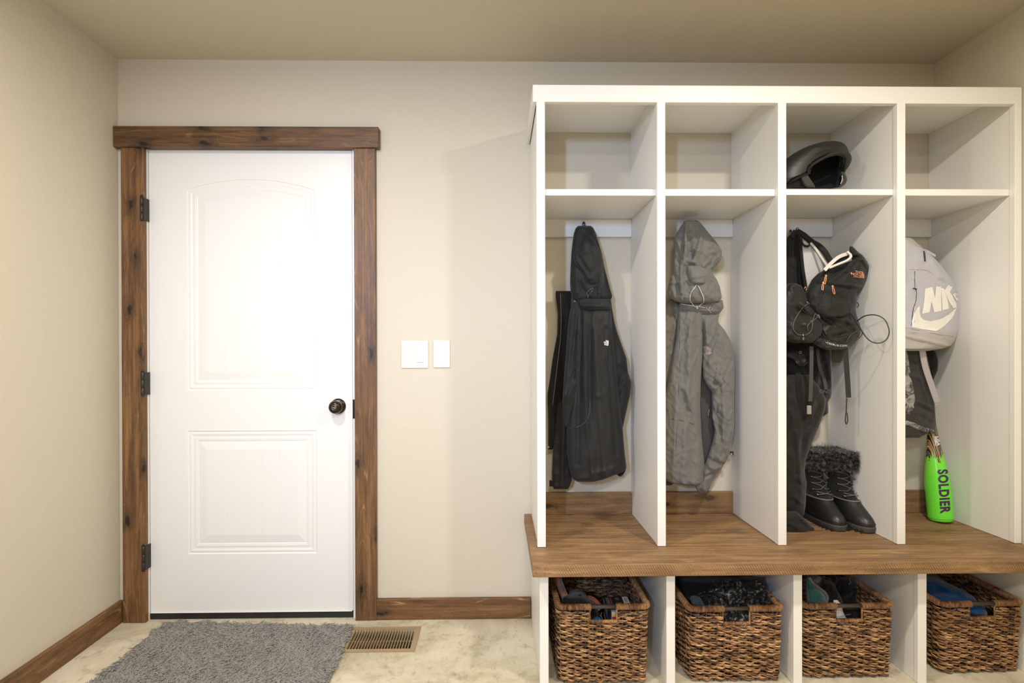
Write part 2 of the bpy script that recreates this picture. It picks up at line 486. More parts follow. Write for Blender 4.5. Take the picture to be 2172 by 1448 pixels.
M['wx'] = wood('casing_wood_x', 'X', [tuple(v*.8 for v in q) for q in DARK], seed=4.1)
M['wy'] = wood('base_wood_y', 'Y', DARK, seed=7.7, hl=.9)
M['wxb'] = wood('base_wood_x', 'X', DARK, seed=2.9, rings=13, hl=1.)
BEN = [(.185, .108, .050), (.33, .188, .086), (.46, .282, .135), (.52, .335, .17), (.085, .048, .024)]
M['bench'] = wood('bench_wood', 'X', BEN, seed=3.3, rings=7, rough=.5, knot=.35, saw=(.0070, (.80, .42, .46), .62, 1.1), bumps=.45, knotscale=(2.2, 5.), blotch=.45, joint=7.4)
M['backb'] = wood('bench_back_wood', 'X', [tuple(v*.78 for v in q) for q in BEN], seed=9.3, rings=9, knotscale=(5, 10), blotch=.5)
M['bronze'] = plain('dark_bronze', (.045, .036, .030), .28, .85, spec=.5)
M['hinge'] = plain('oil_rubbed_hinge', (.05, .045, .04), .42, .7)
M['chrome'] = plain('bright_steel', (.55, .52, .48), .18, 1.)
M['nickel'] = plain('brushed_nickel', (.30, .28, .26), .3, 1.)
M['rubber'] = plain('black_rubber', (.012, .012, .012), .5, 0, .2)
M['weather'] = plain('weatherstrip', (.42, .38, .32), .6)
M['plate'] = plain('ivory_plastic', (.80, .75, .64), .3)
M['plate_edge'] = plain('screw_ivory', (.62, .57, .47), .4)
M['vent'] = plain('tan_vent_metal', (.36, .262, .155), .42, .1)
M['duct'] = plain('duct_dark', (.06, .045, .03), .7)
M['rugback'] = fabric('rug_backing', (.16, .145, .13))
t = NT('rug_pile', .85, .15); o = t.obj()
t.col(t.mix(t.rng(t.noise(o, 160, 3, .7), .32, .68), (.175, .162, .146), (.34, .32, .295))); t.set(Sheen_Weight=.3); M['pile'] = t.m
BK = (.013, .0127, .0124)
M['blk'] = fabric('black_shell_cloth', BK, (.021, .0205, .020), rough=.62, sheen=.1)
M['blk2'] = fabric('black_lining_cloth', (.006, .0058, .0057), (.011, .0105, .0105), rough=.85)
M['blkp'] = fabric('black_snow_cloth', (.011, .010, .0085), (.018, .016, .0135), rough=.7)
M['pack'] = fabric('black_pack_nylon', (.010, .0098, .0095), (.017, .0165, .0157), rough=.62, sheen=.08)
M['pack2'] = fabric('black_soft_pack', (.014, .013, .0115), (.023, .021, .019), rough=.42, sheen=.05)
M['web'] = fabric('black_webbing', (.020, .019, .018), (.034, .032, .030), rough=.7, bump=.5)
M['webg'] = fabric('grey_webbing', (.055, .052, .047), (.08, .076, .07), rough=.75, bump=.5)
M['heath'] = fabric('grey_heather_cloth', (.120, .115, .102), (.215, .208, .188), rough=.8, heather=True, sheen=.1)
M['heathd'] = fabric('grey_lining_cloth', (.05, .048, .043), (.085, .082, .075), rough=.85, heather=True)
M['cordw'] = plain('white_cord', (.66, .63, .58), .6)
M['cordb'] = plain('black_cord', (.02, .02, .02), .45)
M['cordg'] = plain('grey_cord', (.13, .125, .12), .5)
M['linwhite'] = fabric('white_pack_lining', (.62, .59, .54), (.70, .67, .62), rough=.7)
M['rose'] = plain('rose_gold', (.78, .36, .20), .3, .6)
M['rosep'] = plain('rose_print', (.40, .345, .30), .6)
M['lilac'] = fabric('lilac_grey_canvas', (.43, .425, .475), (.53, .525, .575), rough=.75)
M['lilacd'] = fabric('taupe_base_canvas', (.39, .37, .35), (.48, .455, .43), rough=.75)
M['lilacs'] = fabric('lilac_webbing', (.36, .33, .34), (.43, .40, .41), rough=.8)
M['print'] = plain('cream_print', (.82, .80, .76), .55, bump=.1)
M['gap'] = plain('dark_gap', (.05, .047, .05), .8)
M['char'] = fabric('charcoal_jacket_cloth', (.028, .026, .0235), (.048, .045, .041), rough=.8, heather=True)
t = NT('camo_cloth', .8, .2); o = t.obj()
f = t.noise(o, 26, 4, .6, 1.6)
t.col(t.ramp(f, [(.36, (.03, .028, .027)), (.45, (.14, .135, .13)), (.53, (.30, .29, .28)), (.7, (.40, .39, .37))])); t.bump(t.noise(o, 60, 3), .2, .004); M['camo'] = t.m
M['helmet'] = plain('matte_black_shell', (.015, .0142, .013), .45, 0, .03, 500)
M['helmin'] = fabric('helmet_liner', (.008, .008, .008), (.012, .012, .012))
M['helmpad'] = fabric('helmet_ear_pad', (.04, .038, .034), (.07, .066, .06), heather=True)
M['brubber'] = plain('boot_rubber', (.016, .0155, .015), .38, 0, .2, 200)
M['bsole'] = plain('boot_sole', (.055, .052, .047), .6, 0, .3)
M['bsuede'] = fabric('boot_suede', (.010, .0095, .009), (.018, .0165, .015), rough=.85)
M['btrim'] = plain('boot_piping', (.15, .142, .13), .55)
t = NT('grey_fur', .7, .3); o = t.obj()
t.col(t.ramp(t.noise(o, 70, 4, .7), [(.40, (.010, .009, .008)), (.50, (.045, .042, .038)), (.62, (.30, .285, .255))])); M['fur'] = t.m
t = NT('black_silver_fur', .6, .3); o = t.obj()
t.col(t.ramp(t.noise(o, 75, 4, .6), [(.46, (.006, .006, .006)), (.56, (.06, .06, .058)), (.64, (.50, .49, .46))])); M['fur2'] = t.m
# woven water-hyacinth basket
def basket_mat(name, tint, seed):
    t = NT(name, .5, .35); o = t.obj()
    v = t.sc(o, (20, 20, 120), (seed, seed*2, seed*3))
    f = t.noise(v, 1, 3, .6); g = t.noise(t.sc(o, (40, 40, 300), (seed, 0, 0)), 1, 3, .6)
    k = [tuple(x*tint for x in q) for q in ((.035, .019, .013), (.16, .080, .036), (.36, .195, .088), (.56, .35, .175))]
    c = t.ramp(t.math('ADD', t.math('MULTIPLY', f, .75), t.math('MULTIPLY', g, .25)), [(.38, k[0]), (.46, k[1]), (.53, k[2]), (.64, k[3])])
    t.col(c); t.bump(g, .5, .003); return t.m
for i in range(4): M['bas%d' % i] = basket_mat('woven_strand_%s' % 'abcd'[i], (1., 1.08, 1.0, 1.02)[i], i*5.7+1)
t = NT('wrapped_rim', .45, .4); o = t.obj()
f = t.noise(t.sc(o, (120, 120, 30)), 1, 3, .6); g = t.noise(o, 14, 2)
t.col(t.ramp(t.math('ADD', t.math('MULTIPLY', f, .55), t.math('MULTIPLY', g, .45)), [(.36, (.05, .025, .016)), (.5, (.26, .125, .05)), (.64, (.50, .29, .13))])); M['rim'] = t.m
M['stake'] = plain('basket_stake', (.05, .032, .022), .6)
M['rod'] = plain('handle_rod', (.055, .042, .034), .5, 0, .3, 200)
M['rope'] = plain('pale_edge_rope', (.50, .40, .26), .7)
# green bat with splatter paint and dark streaks near the taper
ZBAT = .4576
t = NT('neon_bat_paint', .22, .5); o = t.obj()
g = t.n('ShaderNodeSeparateXYZ', i_0=o).outputs[2]
g = t.math('ADD', g, ZBAT)
edge = t.math('ADD', g, t.math('MULTIPLY', t.math('SUBTRACT', t.noise(t.sc(o, (150, 150, 2)), 1, 1), .5), .14))
sx_ = t.n('ShaderNodeSeparateXYZ', i_0=o)
uu = t.math('ADD', sx_.outputs[0], t.math('MULTIPLY', sx_.outputs[2], .125))
st1 = t.noise(t.n('ShaderNodeCombineXYZ', i_0=t.math('MULTIPLY', uu, 260.), i_1=0., i_2=t.math('MULTIPLY', g, .5)).outputs[0], 1, 0)
cs = t.ramp(st1, [(.30, (.012, .012, .014)), (.40, (.02, .30, .14)), (.46, (.75, .02, .22)), (.52, (.02, .02, .02)), (.58, (.02, .30, .05)), (.64, (.85, .55, .02)), (.72, (.02, .02, .02))])
cs.node.color_ramp.interpolation = 'CONSTANT'
spl = t.rng(t.noise(o, 260, 2, .6), .60, .63)
zone = t.rng(edge, .705, .745); zone2 = t.rng(edge, .64, .73)
c1 = t.mix(t.rng(edge, .725, .73), (.17, .82, .05), cs)
c1 = t.mix(t.math('MULTIPLY', spl, t.math('MULTIPLY', zone2, t.math('SUBTRACT', 1., zone))), c1, (.80, .12, .12))
t.col(c1); M['bat'] = t.m
M['purple'] = plain('purple_print', (.060, .018, .085), .35)
M['whitep'] = plain('white_print', (.8, .8, .8), .4)
M['teal'] = fabric('teal_fleece', (.012, .085, .078), (.022, .125, .115), rough=.9, sheen=.4)
M['taupe'] = fabric('taupe_fleece', (.17, .15, .125), (.24, .215, .18), rough=.9)
M['blue'] = fabric('blue_fleece', (.004, .085, .30), (.008, .14, .42), rough=.9, sheen=.4)
M['bluenavy'] = fabric('deep_blue_fleece', (.004, .055, .19), (.006, .085, .26), rough=.9, sheen=.3)
M['orange'] = plain('orange_footbed', (.19, .052, .018), .6, 0, .2)
M['sandal'] = plain('grey_sandal', (.15, .145, .13), .6, 0, .2)
M['cloth_w'] = fabric('white_cloth', (.62, .60, .56), (.72, .70, .66))
M['denim'] = fabric('denim_cloth', (.035, .055, .075), (.06, .09, .12), rough=.9)
M['boxb'] = plain('black_card', (.02, .018, .018), .3)
M['label_w'] = plain('label_white', (.55, .54, .52), .5)
M['label_r'] = plain('label_red', (.45, .03, .03), .5)
M['label_b'] = plain('label_blue', (.25, .33, .50), .5)
M['label_y'] = plain('label_yellow', (.80, .50, .08), .5)
M['ballblue'] = plain('blue_ball_plastic', (.01, .14, .42), .35)
M['twig'] = plain('dry_twig', (.35, .26, .13), .7)
M['lav'] = plain('lavender_print', (.32, .22, .65), .5)
M['clear'] = plain('clear_buckle', (.30, .29, .27), .15, 0, .4, 90)
M['paper'] = plain('white_paper', (.80, .78, .74), .6)
# ------------------------------------------------------------------ the room
XL, XR, ZC, YF = -1.655, 1.963, 2.460, -4.4
ZB, YL, YBN, ZBB, YBS = .4576, -.4064, -.5638, .4151, -.5038
def S(o): o['kind'] = 'structure'; return o
DX0, DX1, DZT = at(309, 700, 0).x, at(752, 700, 0).x, at(500, 312, 0).z
mb = MB()
mb.box(XL-.1, DX0, 0, .11, 0, ZC+.1); mb.box(DX1, XR+.1, 0, .11, 0, ZC+.1); mb.box(DX0, DX1, 0, .11, DZT, ZC+.1)
S(mb.build('wall_back', M['wall']))
S(MB().box(XL-.1, XL, YF, 0, 0, ZC+.1).build('wall_left', M['wall']))
S(MB().box(XR, XR+.1, YF, 0, 0, ZC+.1).build('wall_right', M['wall']))
S(MB().box(XL-.1, XR+.1, YF-.1, YF, 0, ZC+.1).build('wall_front', M['room']))
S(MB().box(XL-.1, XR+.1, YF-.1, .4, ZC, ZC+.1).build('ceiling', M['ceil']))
VX = [at_z(*p, 0) for p in ((745, 1331), (892.5, 1330.5), (880, 1383.5), (723, 1383))]
vx0, vx1 = (VX[0].x+VX[3].x)/2, (VX[1].x+VX[2].x)/2
vy1, vy0 = (VX[0].y+VX[1].y)/2, (VX[2].y+VX[3].y)/2
hx0, hx1, hy0, hy1 = vx0+.02, vx1-.02, vy0+.018, vy1-.018
fl = MB()
X0, X1, Y0, Y1 = XL-.1, XR+.1, YF-.1, .4
for bx in ((X0, hx0, Y0, Y1), (hx1, X1, Y0, Y1), (hx0, hx1, Y0, hy0), (hx0, hx1, hy1, Y1)):
    fl.box(bx[0], bx[1], bx[2], bx[3], -.08, 0)
S(fl.build('floor', M['floor']))
# baseboards
bh = .0939; YBR = -.60
S(bevel(MB().box(XL, XL+.019, YF, -.001, 0, bh).build('baseboard_left', M['wy']), .002))
S(bevel(MB().box(XR-.019, XR, YF, YBR, 0, bh).build('baseboard_right', M['wy']), .002))
tr_r = at(797.5, 1300, -.02).x; tl_l = at(258, 900, -.02).x
S(bevel(MB().box(tr_r+.001, .147, -.019, 0, 0, at(950, 1270, -.019).z).build('baseboard_back', M['wxb']), .002))
# door
door = empty('door_1', (0, 0, 0)); S(door)
DK = M['wz']
zt = at(500, 312, -.022).z
tzb = .0
c0, c1 = at(258, 800, -.022).x, at(306, 800, -.022).x
S(bevel(MB().box(c0, c1, -.022, 0, tzb, zt).build('trim_1', M['wz']), .002))
c2, c3 = at(752, 800, -.022).x, at(797, 800, -.022).x
S(bevel(MB().box(c2, c3, -.022, 0, tzb, zt).build('trim_2', M['wz']), .002))
h0, h1 = XL+.001, at(802.5, 290, -.034).x
hz1 = at(500, 267.5, -.034).z; hz0 = at(500, 312, -.034).z
S(bevel(MB().box(h0, h1, -.034, 0, hz0+.001, hz1).build('trim_3', M['wx']), .002))
# jamb + stop
jm = MB()
lx0, lx1 = at(318, 800, .012).x, at(747.5, 800, .012).x
lz1, lz0 = at(530, 318.5, .012).z, at(530, 1296, .012).z
jm.box(DX0+.0005, lx0-.003, .001, .109, 0, lz1+.004); jm.box(lx1+.004, DX1-.0005, .001, .109, 0, lz1+.004); jm.box(DX0+.0005, DX1-.0005, .001, .109, lz1+.004, DZT-.0005)
bevel(jm.build('jamb', M['door'], door), .0015)
ws = MB(); ws.box(lx1+.0005, lx1+.0035, .016, .05, lz0, lz1); ws.box(lx0, lx1, .016, .05, lz1+.0005, lz1+.0035)
ws.build('weatherstrip', M['weather'], door)
# leaf with two moulded panels
def outline(x0, x1, z0, z1, rise, off, n=24):
    x0, x1, z0 = x0+off, x1-off, z0+off
    xc = (x0+x1)/2; P = [(x0, z0), (x1, z0)]
    if rise <= 0: 
        return P+[(x1, z1-off), (x0, z1-off)]
    hw = (x1-x0)/2+off
    for i in range(n+1):
        x = x1+(x0-x1)*i/n; t_ = (x-xc)/hw
        P.append((x, z1-off-rise*(t_*t_)))
    return P
LY = .012
px_ = lambda p: at(p, 700, LY).x
pz_ = lambda p: at(530, p, LY).z
panels = [(px_(397), px_(669), pz_(828), pz_(380), .046), (px_(397), px_(671), pz_(1174), pz_(913), 0)]
prof = [(a, b*.62) for a, b in [(0, 0), (.003, .0045), (.007, .0055), (.011, .0025), (.017, .003), (.022, .006), (.028, .0065), (.034, .0045), (.044, .0065), (.047, .009), (.082, .0015), (.085, .0015)]]
bm = bmesh.new()
def loop_edges(P, y):
    vs = [bm.verts.new((x, y, z)) for x, z in P]
    return vs, [bm.edges.new((vs[i], vs[(i+1) % len(vs)])) for i in range(len(vs))]
ov, oe = loop_edges([(lx0, lz0), (lx1, lz0), (lx1, lz1), (lx0, lz1)], LY)
edges = list(oe)
for (a, b, c, d, r) in panels:
    prev = None
    for off, dep in prof:
        vs, es = loop_edges(outline(a, b, c, d, r, off), LY+dep)
        if prev is None: edges += es
        else:
            for i in range(len(vs)):
                j = (i+1) % len(vs); bm.faces.new((prev[i], prev[j], vs[j], vs[i]))
        prev = vs
    # bead-board field: five boards with v grooves
    off, dep = prof[-1]; fx0, fx1 = a+off, b-off; fz0 = c+off; N = 5; xc = (fx0+fx1)/2; hw = (fx1-fx0)/2+off
    top = lambda x: d-off-(r*((x-xc)/hw)**2 if r > 0 else 0)
    xs = []
    for k in range(N):
        w_ = (fx1-fx0)/N; s0 = fx0+w_*k; s1 = s0+w_
        xs += [(s0+(.0018 if k else 0), 0)]+[(s0+w_*q, 0) for q in (.25, .5, .75)]+[(s1-(.0018 if k < N-1 else 0), 0)]
        if k < N-1: xs += [(s1, .0016)]
    cols_ = [(bm.verts.new((x, LY+dep+g, fz0)), bm.verts.new((x, LY+dep+g, top(x)))) for x, g in xs]
    for i in range(len(cols_)-1):
        bm.faces.new((cols_[i][0], cols_[i+1][0], cols_[i+1][1], cols_[i][1]))
bmesh.ops.triangle_fill(bm, use_beauty=True, use_dissolve=True, edges=edges)
bv = [bm.verts.new((x, LY+.040, z)) for x, z in ((lx0, lz0), (lx1, lz0), (lx1, lz1), (lx0, lz1))]
bm.faces.new(bv)
for i in range(4): bm.faces.new((ov[i], ov[(i+1) % 4], bv[(i+1) % 4], bv[i]))
bmesh.ops.recalc_face_normals(bm, faces=bm.faces)
me = bpy.data.meshes.new('door_leaf'); bm.to_mesh(me); bm.free()
leaf = link('door_leaf', me, M['door'], door)
# sweep + sill + backing outside the door
sz1 = at(530, 1297, LY-.004).z
s_ = MB(); s_.box(lx0-.001, lx1+.002, LY-.004, LY+.045, .001, sz1-.002); s_.build('door_sweep', M['rubber'], door)
bevel(MB().box(lx0, lx1-.004, LY-.006, LY+.04, sz1-.002, lz0-.0005).build('sweep_channel', M['white'], door), .001)
S(MB().box(DX0-.1, DX1+.1, .115, .15, -.02, DZT+.1).build('wall_outer', M['room']))
# hinges
for (p0, p1) in ((420, 470), (788, 838), (1153, 1206)):
    z1_, z0_ = at(310, p0, -.004).z, at(310, p1, -.004).z
    hx = at(307.5, 600, -.004).x
    h = MB(); hh = (z1_-z0_)/3
    for k in range(3): h.lathe([(.0065, 0), (.0072, .001), (.0072, hh-.0015), (.0065, hh-.0008)], Matrix.Translation((hx+.003, -.0275, z0_+k*hh)), 16)
    h.lathe([(.004, 0), (.006, .003), (.0035, .008)], Matrix.Translation((hx+.003, -.0275, z1_)), 12)
    ob = h.build('hinge', M['hinge'], door, True)
    q = MB().box(hx+.003, lx0+.002, -.026, -.0235, z0_+.003, z1_-.003); q.box(lx0-.002, lx0+.0015, -.024, LY-.0005, z0_+.003, z1_-.003)
    q.build('leaf_plate', M['hinge'], ob)
# strike plate
sp_ = MB().box(lx1+.0045, c2+.0005, -.003, .0005, at(750, 887, 0).z, at(750, 847, 0).z); sp_.build('strike_plate', M['bronze'], door)
# knob: rose + neck + ball with thumb-turn
kc = at(717.5, 861, LY)
Rk = Matrix.Translation(kc) @ Matrix.Rotation(PI/2, 4, 'X')
rose = MB().lathe([(.001, 0), (.034, 0), (.034, .003), (.031, .008), (.022, .0115), (.013, .0125), (.012, .024), (.014, .028)], Rk, 48).build('rose_plate', M['bronze'], door, True)
kn = MB().lathe([(.012, .026), (.018, .029), (.0268, .035), (.0290, .042), (.0285, .046), (.0278, .047), (.0272, .0485), (.026, .055), (.021, .0615), (.0125, .0645), (.0105, .0645), (.010, .062), (.001, .062)], Rk, 48).build('knob', M['bronze'], door, True)
rg = MB().tube([Rk @ Vector((.0288*math.cos(a), .0288*math.sin(a), .0425)) for a in np.linspace(0, 2*PI, 49)[:-1]], .0009, 6, closed=True).build('knob_ring', M['chrome'], kn, True)
rg['label'] = 'bright worn ring round the knob'
tt = MB().tube([Rk @ Vector((.0088*math.cos(a), .0088*math.sin(a), .0648)) for a in np.linspace(0, 2*PI, 33)[:-1]], .0011, 6, closed=True)
tt.box(kc.x-.0085, kc.x+.0085, kc.y-.071, kc.y-.063, kc.z-.002, kc.z+.002)
tt.build('thumb_turn', M['chrome'], kn, True)

# light switches
def switch(px0, px1, py0, py1, rockers, label):
    a, b = at(px0, py0, -.006), at(px1, py1, -.006)
    r = empty('light_switch', ((a.x+b.x)/2, 0, (a.z+b.z)/2)); tag(r, label, 'switch')
    bevel(MB().box(a.x, b.x, -.0065, -.0002, b.z, a.z).build('wall_plate', M['plate'], r), .003, 3)
    for (q0, q1, t0, t1, up) in rockers:
        c, d = at(q0, t0, -.008), at(q1, t1, -.008)
        fr = MB().box(c.x-.0012, d.x+.0012, -.0072, -.006, d.z-.0012, c.z+.0012).build('rocker_frame', M['plate_edge'], r)
        zc = (c.z+d.z)/2; hi, lo = (.0105, .0075) if up else (.0075, .0115)
        k = MB().prism([(c.x, -.006, d.z), (c.x, -lo, d.z), (c.x, -.0082, zc), (c.x, -hi, c.z), (c.x, -.006, c.z)], (d.x-c.x, 0, 0)).build('rocker', M['plate'], r)
        bevel(k, .0008)
        for zz in (a.z-.0095, b.z+.0095):
            s = MB().lathe([(.0028, 0), (.0026, .0008), (.0005, .001)], Matrix.Translation(((c.x+d.x)/2, -.0066, zz)) @ Matrix.Rotation(PI/2, 4, 'X'), 14)
            s.build('screw', M['plate_edge'], r, True)
switch(851, 908.5, 722.5, 780.5, [(861.5, 876, 735.5, 768, True), (883.5, 898, 735.5, 768, False)], 'ivory double rocker light switch plate nearest the door')
switch(919, 954.5, 721.5, 779.5, [(928.5, 944, 735.5, 766.5, True)], 'ivory single rocker light switch plate right of the double one')

# floor register
vent = empty('floor_vent', ((vx0+vx1)/2, (vy0+vy1)/2, 0)); tag(vent, 'tan metal floor vent with slanted louvres beside the rug', 'vent')
fr = MB(); zt_ = .004
for bx in ((vx0, hx0, vy0, vy1), (hx1, vx1, vy0, vy1), (hx0, hx1, vy0, hy0), (hx0, hx1, hy1, vy1)): fr.box(bx[0], bx[1], bx[2], bx[3], .0003, zt_)
fr.build('vent_frame', M['vent'], vent)
lv = MB(); n_ = 22
for k in range(n_+1):
    x = hx0+(hx1-hx0)*k/n_; lv.box(x-.0014, x+.0014, hy0, hy1, -.008, .0028)
lv.box(hx0, hx1, (hy0+hy1)/2-.001, (hy0+hy1)/2+.001, -.01, -.006)
lv.build('louvre_grille', M['vent'], vent)
dm = MB()
for k in range(n_): 
    x = hx0+(hx1-hx0)*(k+.5)/n_; dm.prism([(x-.004, hy0, -.03), (x-.003, hy0, -.031), (x+.004, hy0, -.014), (x+.003, hy0, -.013)], (0, hy1-hy0, 0))
dm.build('damper_blades', M['vent'], vent)
MB().box(hx0+.0005, hx1-.0005, hy0+.0005, hy1-.0005, -.078, -.07).build('duct_bottom', M['duct'], vent)

# rug
rng_ = np.random.default_rng(5)
ra, rb, rc, rd = at_z(352, 1316, .012), at_z(746, 1325, .012), at_z(690, 1452, .012), at_z(183, 1452, .012)
def ext(a, b, y): t_ = (y-a.y)/(b.y-a.y); return a+(b-a)*t_
yb_ = -.72
rd, rc = ext(ra, rd, yb_), ext(rb, rc, yb_)
rug = empty('shag_rug', ((ra.x+rb.x+rc.x+rd.x)/4, (ra.y+yb_)/2, 0)); tag(rug, 'grey shaggy rug lying in front of the white door', 'rug')
q4 = [Vector((p.x, p.y, .0006)) for p in (ra, rb, rc, rd)]
MB().prism(q4, (0, 0, .006)).build('rug_backing', M['rugback'], rug)
n = 34000
u = rng_.random(n); v = rng_.random(n)
A_, B_, C_, D_ = [np.array(p) for p in q4]
P = (A_*(1-u)[:, None]+B_*u[:, None])*(1-v)[:, None]+(D_*(1-u)[:, None]+C_*u[:, None])*v[:, None]; P[:, 2] = .0055
ang = np.array([noise.noise(Vector((p[0]*7, p[1]*7, 0)))*6+noise.noise(Vector((p[0]*25, p[1]*25, 5)))*3 for p in P])+rng_.normal(0, .7, n)
D = np.stack([np.cos(ang)*.8, np.sin(ang)*.8, np.full(n, .75)+rng_.normal(0, .15, n)], 1)
Bd = np.stack([np.cos(ang)*.35+rng_.normal(0, .12, n), np.sin(ang)*.35+rng_.normal(0, .12, n), -.35+rng_.normal(0, .12, n)], 1)
V, Q = strands(P, D, Bd, rng_.uniform(.013, .024, n), rng_.uniform(.0015, .0023, n), 5, 4, (7., .75))
V[:, 2] = np.maximum(V[:, 2], .0015)
V[:, 1] = np.minimum(V[:, 1], .004)
MB().tube([Vector((rb.x+.002, rb.y, .006)), Vector((rc.x+.002, rc.y, .006))], .0045, 8, flat=1.).build('rug_binding', M['rugback'], rug, True)
pl_ = np_mesh('rug_pile', V, Q, M['pile'], rug); pl_['kind'] = 'stuff'
# ------------------------------------------------------------------ locker unit
W_ = M['white']
lock = empty('open_locker', (1.05, YL/2, ZB)); tag(lock, 'white painted open locker unit with four coat bays', 'locker')
ST = .031; PT = .0245   # stile and panel thickness
ZH1, ZH2, ZCT = 2.0967, 2.1598, 2.1465
XE0, XE1 = 1.9329, 1.9585
xs_ = [.148, .5926, 1.0425, 1.4887]
xin = []      # inner faces: (left, right) of each bay
# side panels and dividers (panel + front stile)
def upright(name, x0, x1, z0):
    pw = .003
    o = MB().box(x0+pw, x1-pw if x1 < 1.9 else x1, YL+.023, -.0005, z0, ZCT).build(name, W_, lock); bevel(o, .0012)
    s = MB().box(x0, x1, YL, YL+.0235, z0+.0005, ZH1+.002).build('face_stile', W_, o); bevel(s, .0018)
    return o
z0u = ZB+.0008
upright('side_panel', xs_[0], xs_[0]+ST, z0u)
for x in xs_[1:]: upright('divider_panel', x, x+ST, z0u)
upright('side_panel', XE0, XE1, z0u)
bays = [(xs_[0]+ST-.003, xs_[1]+.003), (xs_[1]+ST-.003, xs_[2]+.003), (xs_[2]+ST-.003, xs_[3]+.003), (xs_[3]+ST-.003, XE0+.003)]
bevel(MB().box(xs_[0], XE1, YL+.002, -.0005, ZCT, ZCT+.012).build('top_panel', W_, lock), .001)
hd = MB().box(.1344, XE1, YL-.0005, YL+.024, ZH1, ZH2); hd.box(.1344, .1475, YL+.0235, -.0005, ZH1-.001, ZH2)
bevel(hd.build('header_board', W_, lock), .002)
ys = YL+.0245
for i, (a, b) in enumerate(bays):
    pm = (at(0, 0, 0), )
    zt_ = at((1275, 1530, 1782, 2032)[i], 401, ys).z; zb_ = at((1275, 1530, 1782, 2032)[i], (414.5, 415.2, 413.5, 414.8)[i], ys).z
    bevel(MB().box(a+.0005, b-.0005, ys, -.0005, zb_, zt_).build('shelf', W_, lock), .0012)
    if i == 0: SHZ = zt_
    if i == 2: SHZ3 = zt_
    hz = at((1260, 1490, 1720, 1940)[i], 502, -.019).z
    hr = bevel(MB().box(a+.0005, b-.0005, -.019, -.0005, hz, zb_-.0005).build('hook_rail', W_, lock), .0015)
    # coat hook on the rail
    hp = [(1238.5, 476), (1453, 475), (1677, 493), (1905, 516)][i]
    c = at(hp[0], hp[1], -.021)
    hk = MB()
    ring = [c+Vector((.0065*math.cos(t_), 0, .013*math.sin(t_)*(1 if math.sin(t_) > 0 else 1.6))) for t_ in np.linspace(0, 2*PI, 33)[:-1]]
    hk.tube(ring, .0018, 8, closed=True)
    hk.prism([c+Vector((.0055*math.cos(t_), .0015, .011*math.sin(t_)*(1 if math.sin(t_) > 0 else 1.6))) for t_ in np.linspace(0, 2*PI, 25)[:-1]], (0, .0015, 0))
    arm = crv([c+Vector((0, 0, -.012)), c+Vector((0, -.022, -.026)), c+Vector((0, -.045, -.018 if i == 2 else -.026)), c+Vector((0, -.052, .004 if i == 2 else -.016))])
    hk.tube(arm, .0032, 8)
    if i == 2: hk.lathe([(.001, -.007), (.005, -.005), (.0065, 0), (.005, .005), (.001, .007)], Matrix.Translation(arm[-1]), 14)
    ho = hk.build('coat_hook', M['nickel'], hr, True)
    s = MB().lathe([(.001, 0), (.003, .0006), (.0028, .0014), (.0005, .0018)], Matrix.Translation(c) @ Matrix.Rotation(PI/2, 4, 'X'), 12).build('hook_screw', M['chrome'], hr, True)

# bench top with its raised back board, base cabinet
bench = empty('bench_top', (1.05, YBN/2, ZBB)); tag(bench, 'thick rough-sawn brown wooden bench top under the lockers', 'bench')
XB0 = .1195
bt = MB().box(XB0, XR-.0015, YBN, -.0005, ZBB, ZB); bo = bevel(bt.build('bench_board', M['bench'], bench), .0025)
zbk = at(1250, 1045, -.02).z
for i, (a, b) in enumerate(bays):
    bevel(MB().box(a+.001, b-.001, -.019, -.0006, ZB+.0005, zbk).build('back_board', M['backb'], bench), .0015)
base = empty('base_cabinet', (1.05, YBS/2, 0)); tag(base, 'white base cabinet with four open cubbies under the wooden bench', 'cabinet')
bx_ = [.148, .5940, 1.0448, 1.4896]
for i, x in enumerate(bx_):
    o = MB().box(x+.002, x+ST-.002, YBS+.02, -.0005 if i else -.0005, .0005, ZBB-.0005).build('end_panel' if i == 0 else 'divider_panel', W_, base); bevel(o, .0012)
    bevel(MB().box(x, x+ST, YBS, YBS+.0205, .0005, ZBB-.001).build('face_stile', W_, o), .0018)
o = MB().box(XE0, XR-.002, YBS+.02, -.0005, .0005, ZBB-.0005).build('end_panel', W_, base); bevel(o, .0012)
bevel(MB().box(XE0-.002, XR-.002, YBS, YBS+.0205, .0005, ZBB-.001).build('face_stile', W_, o), .0018)

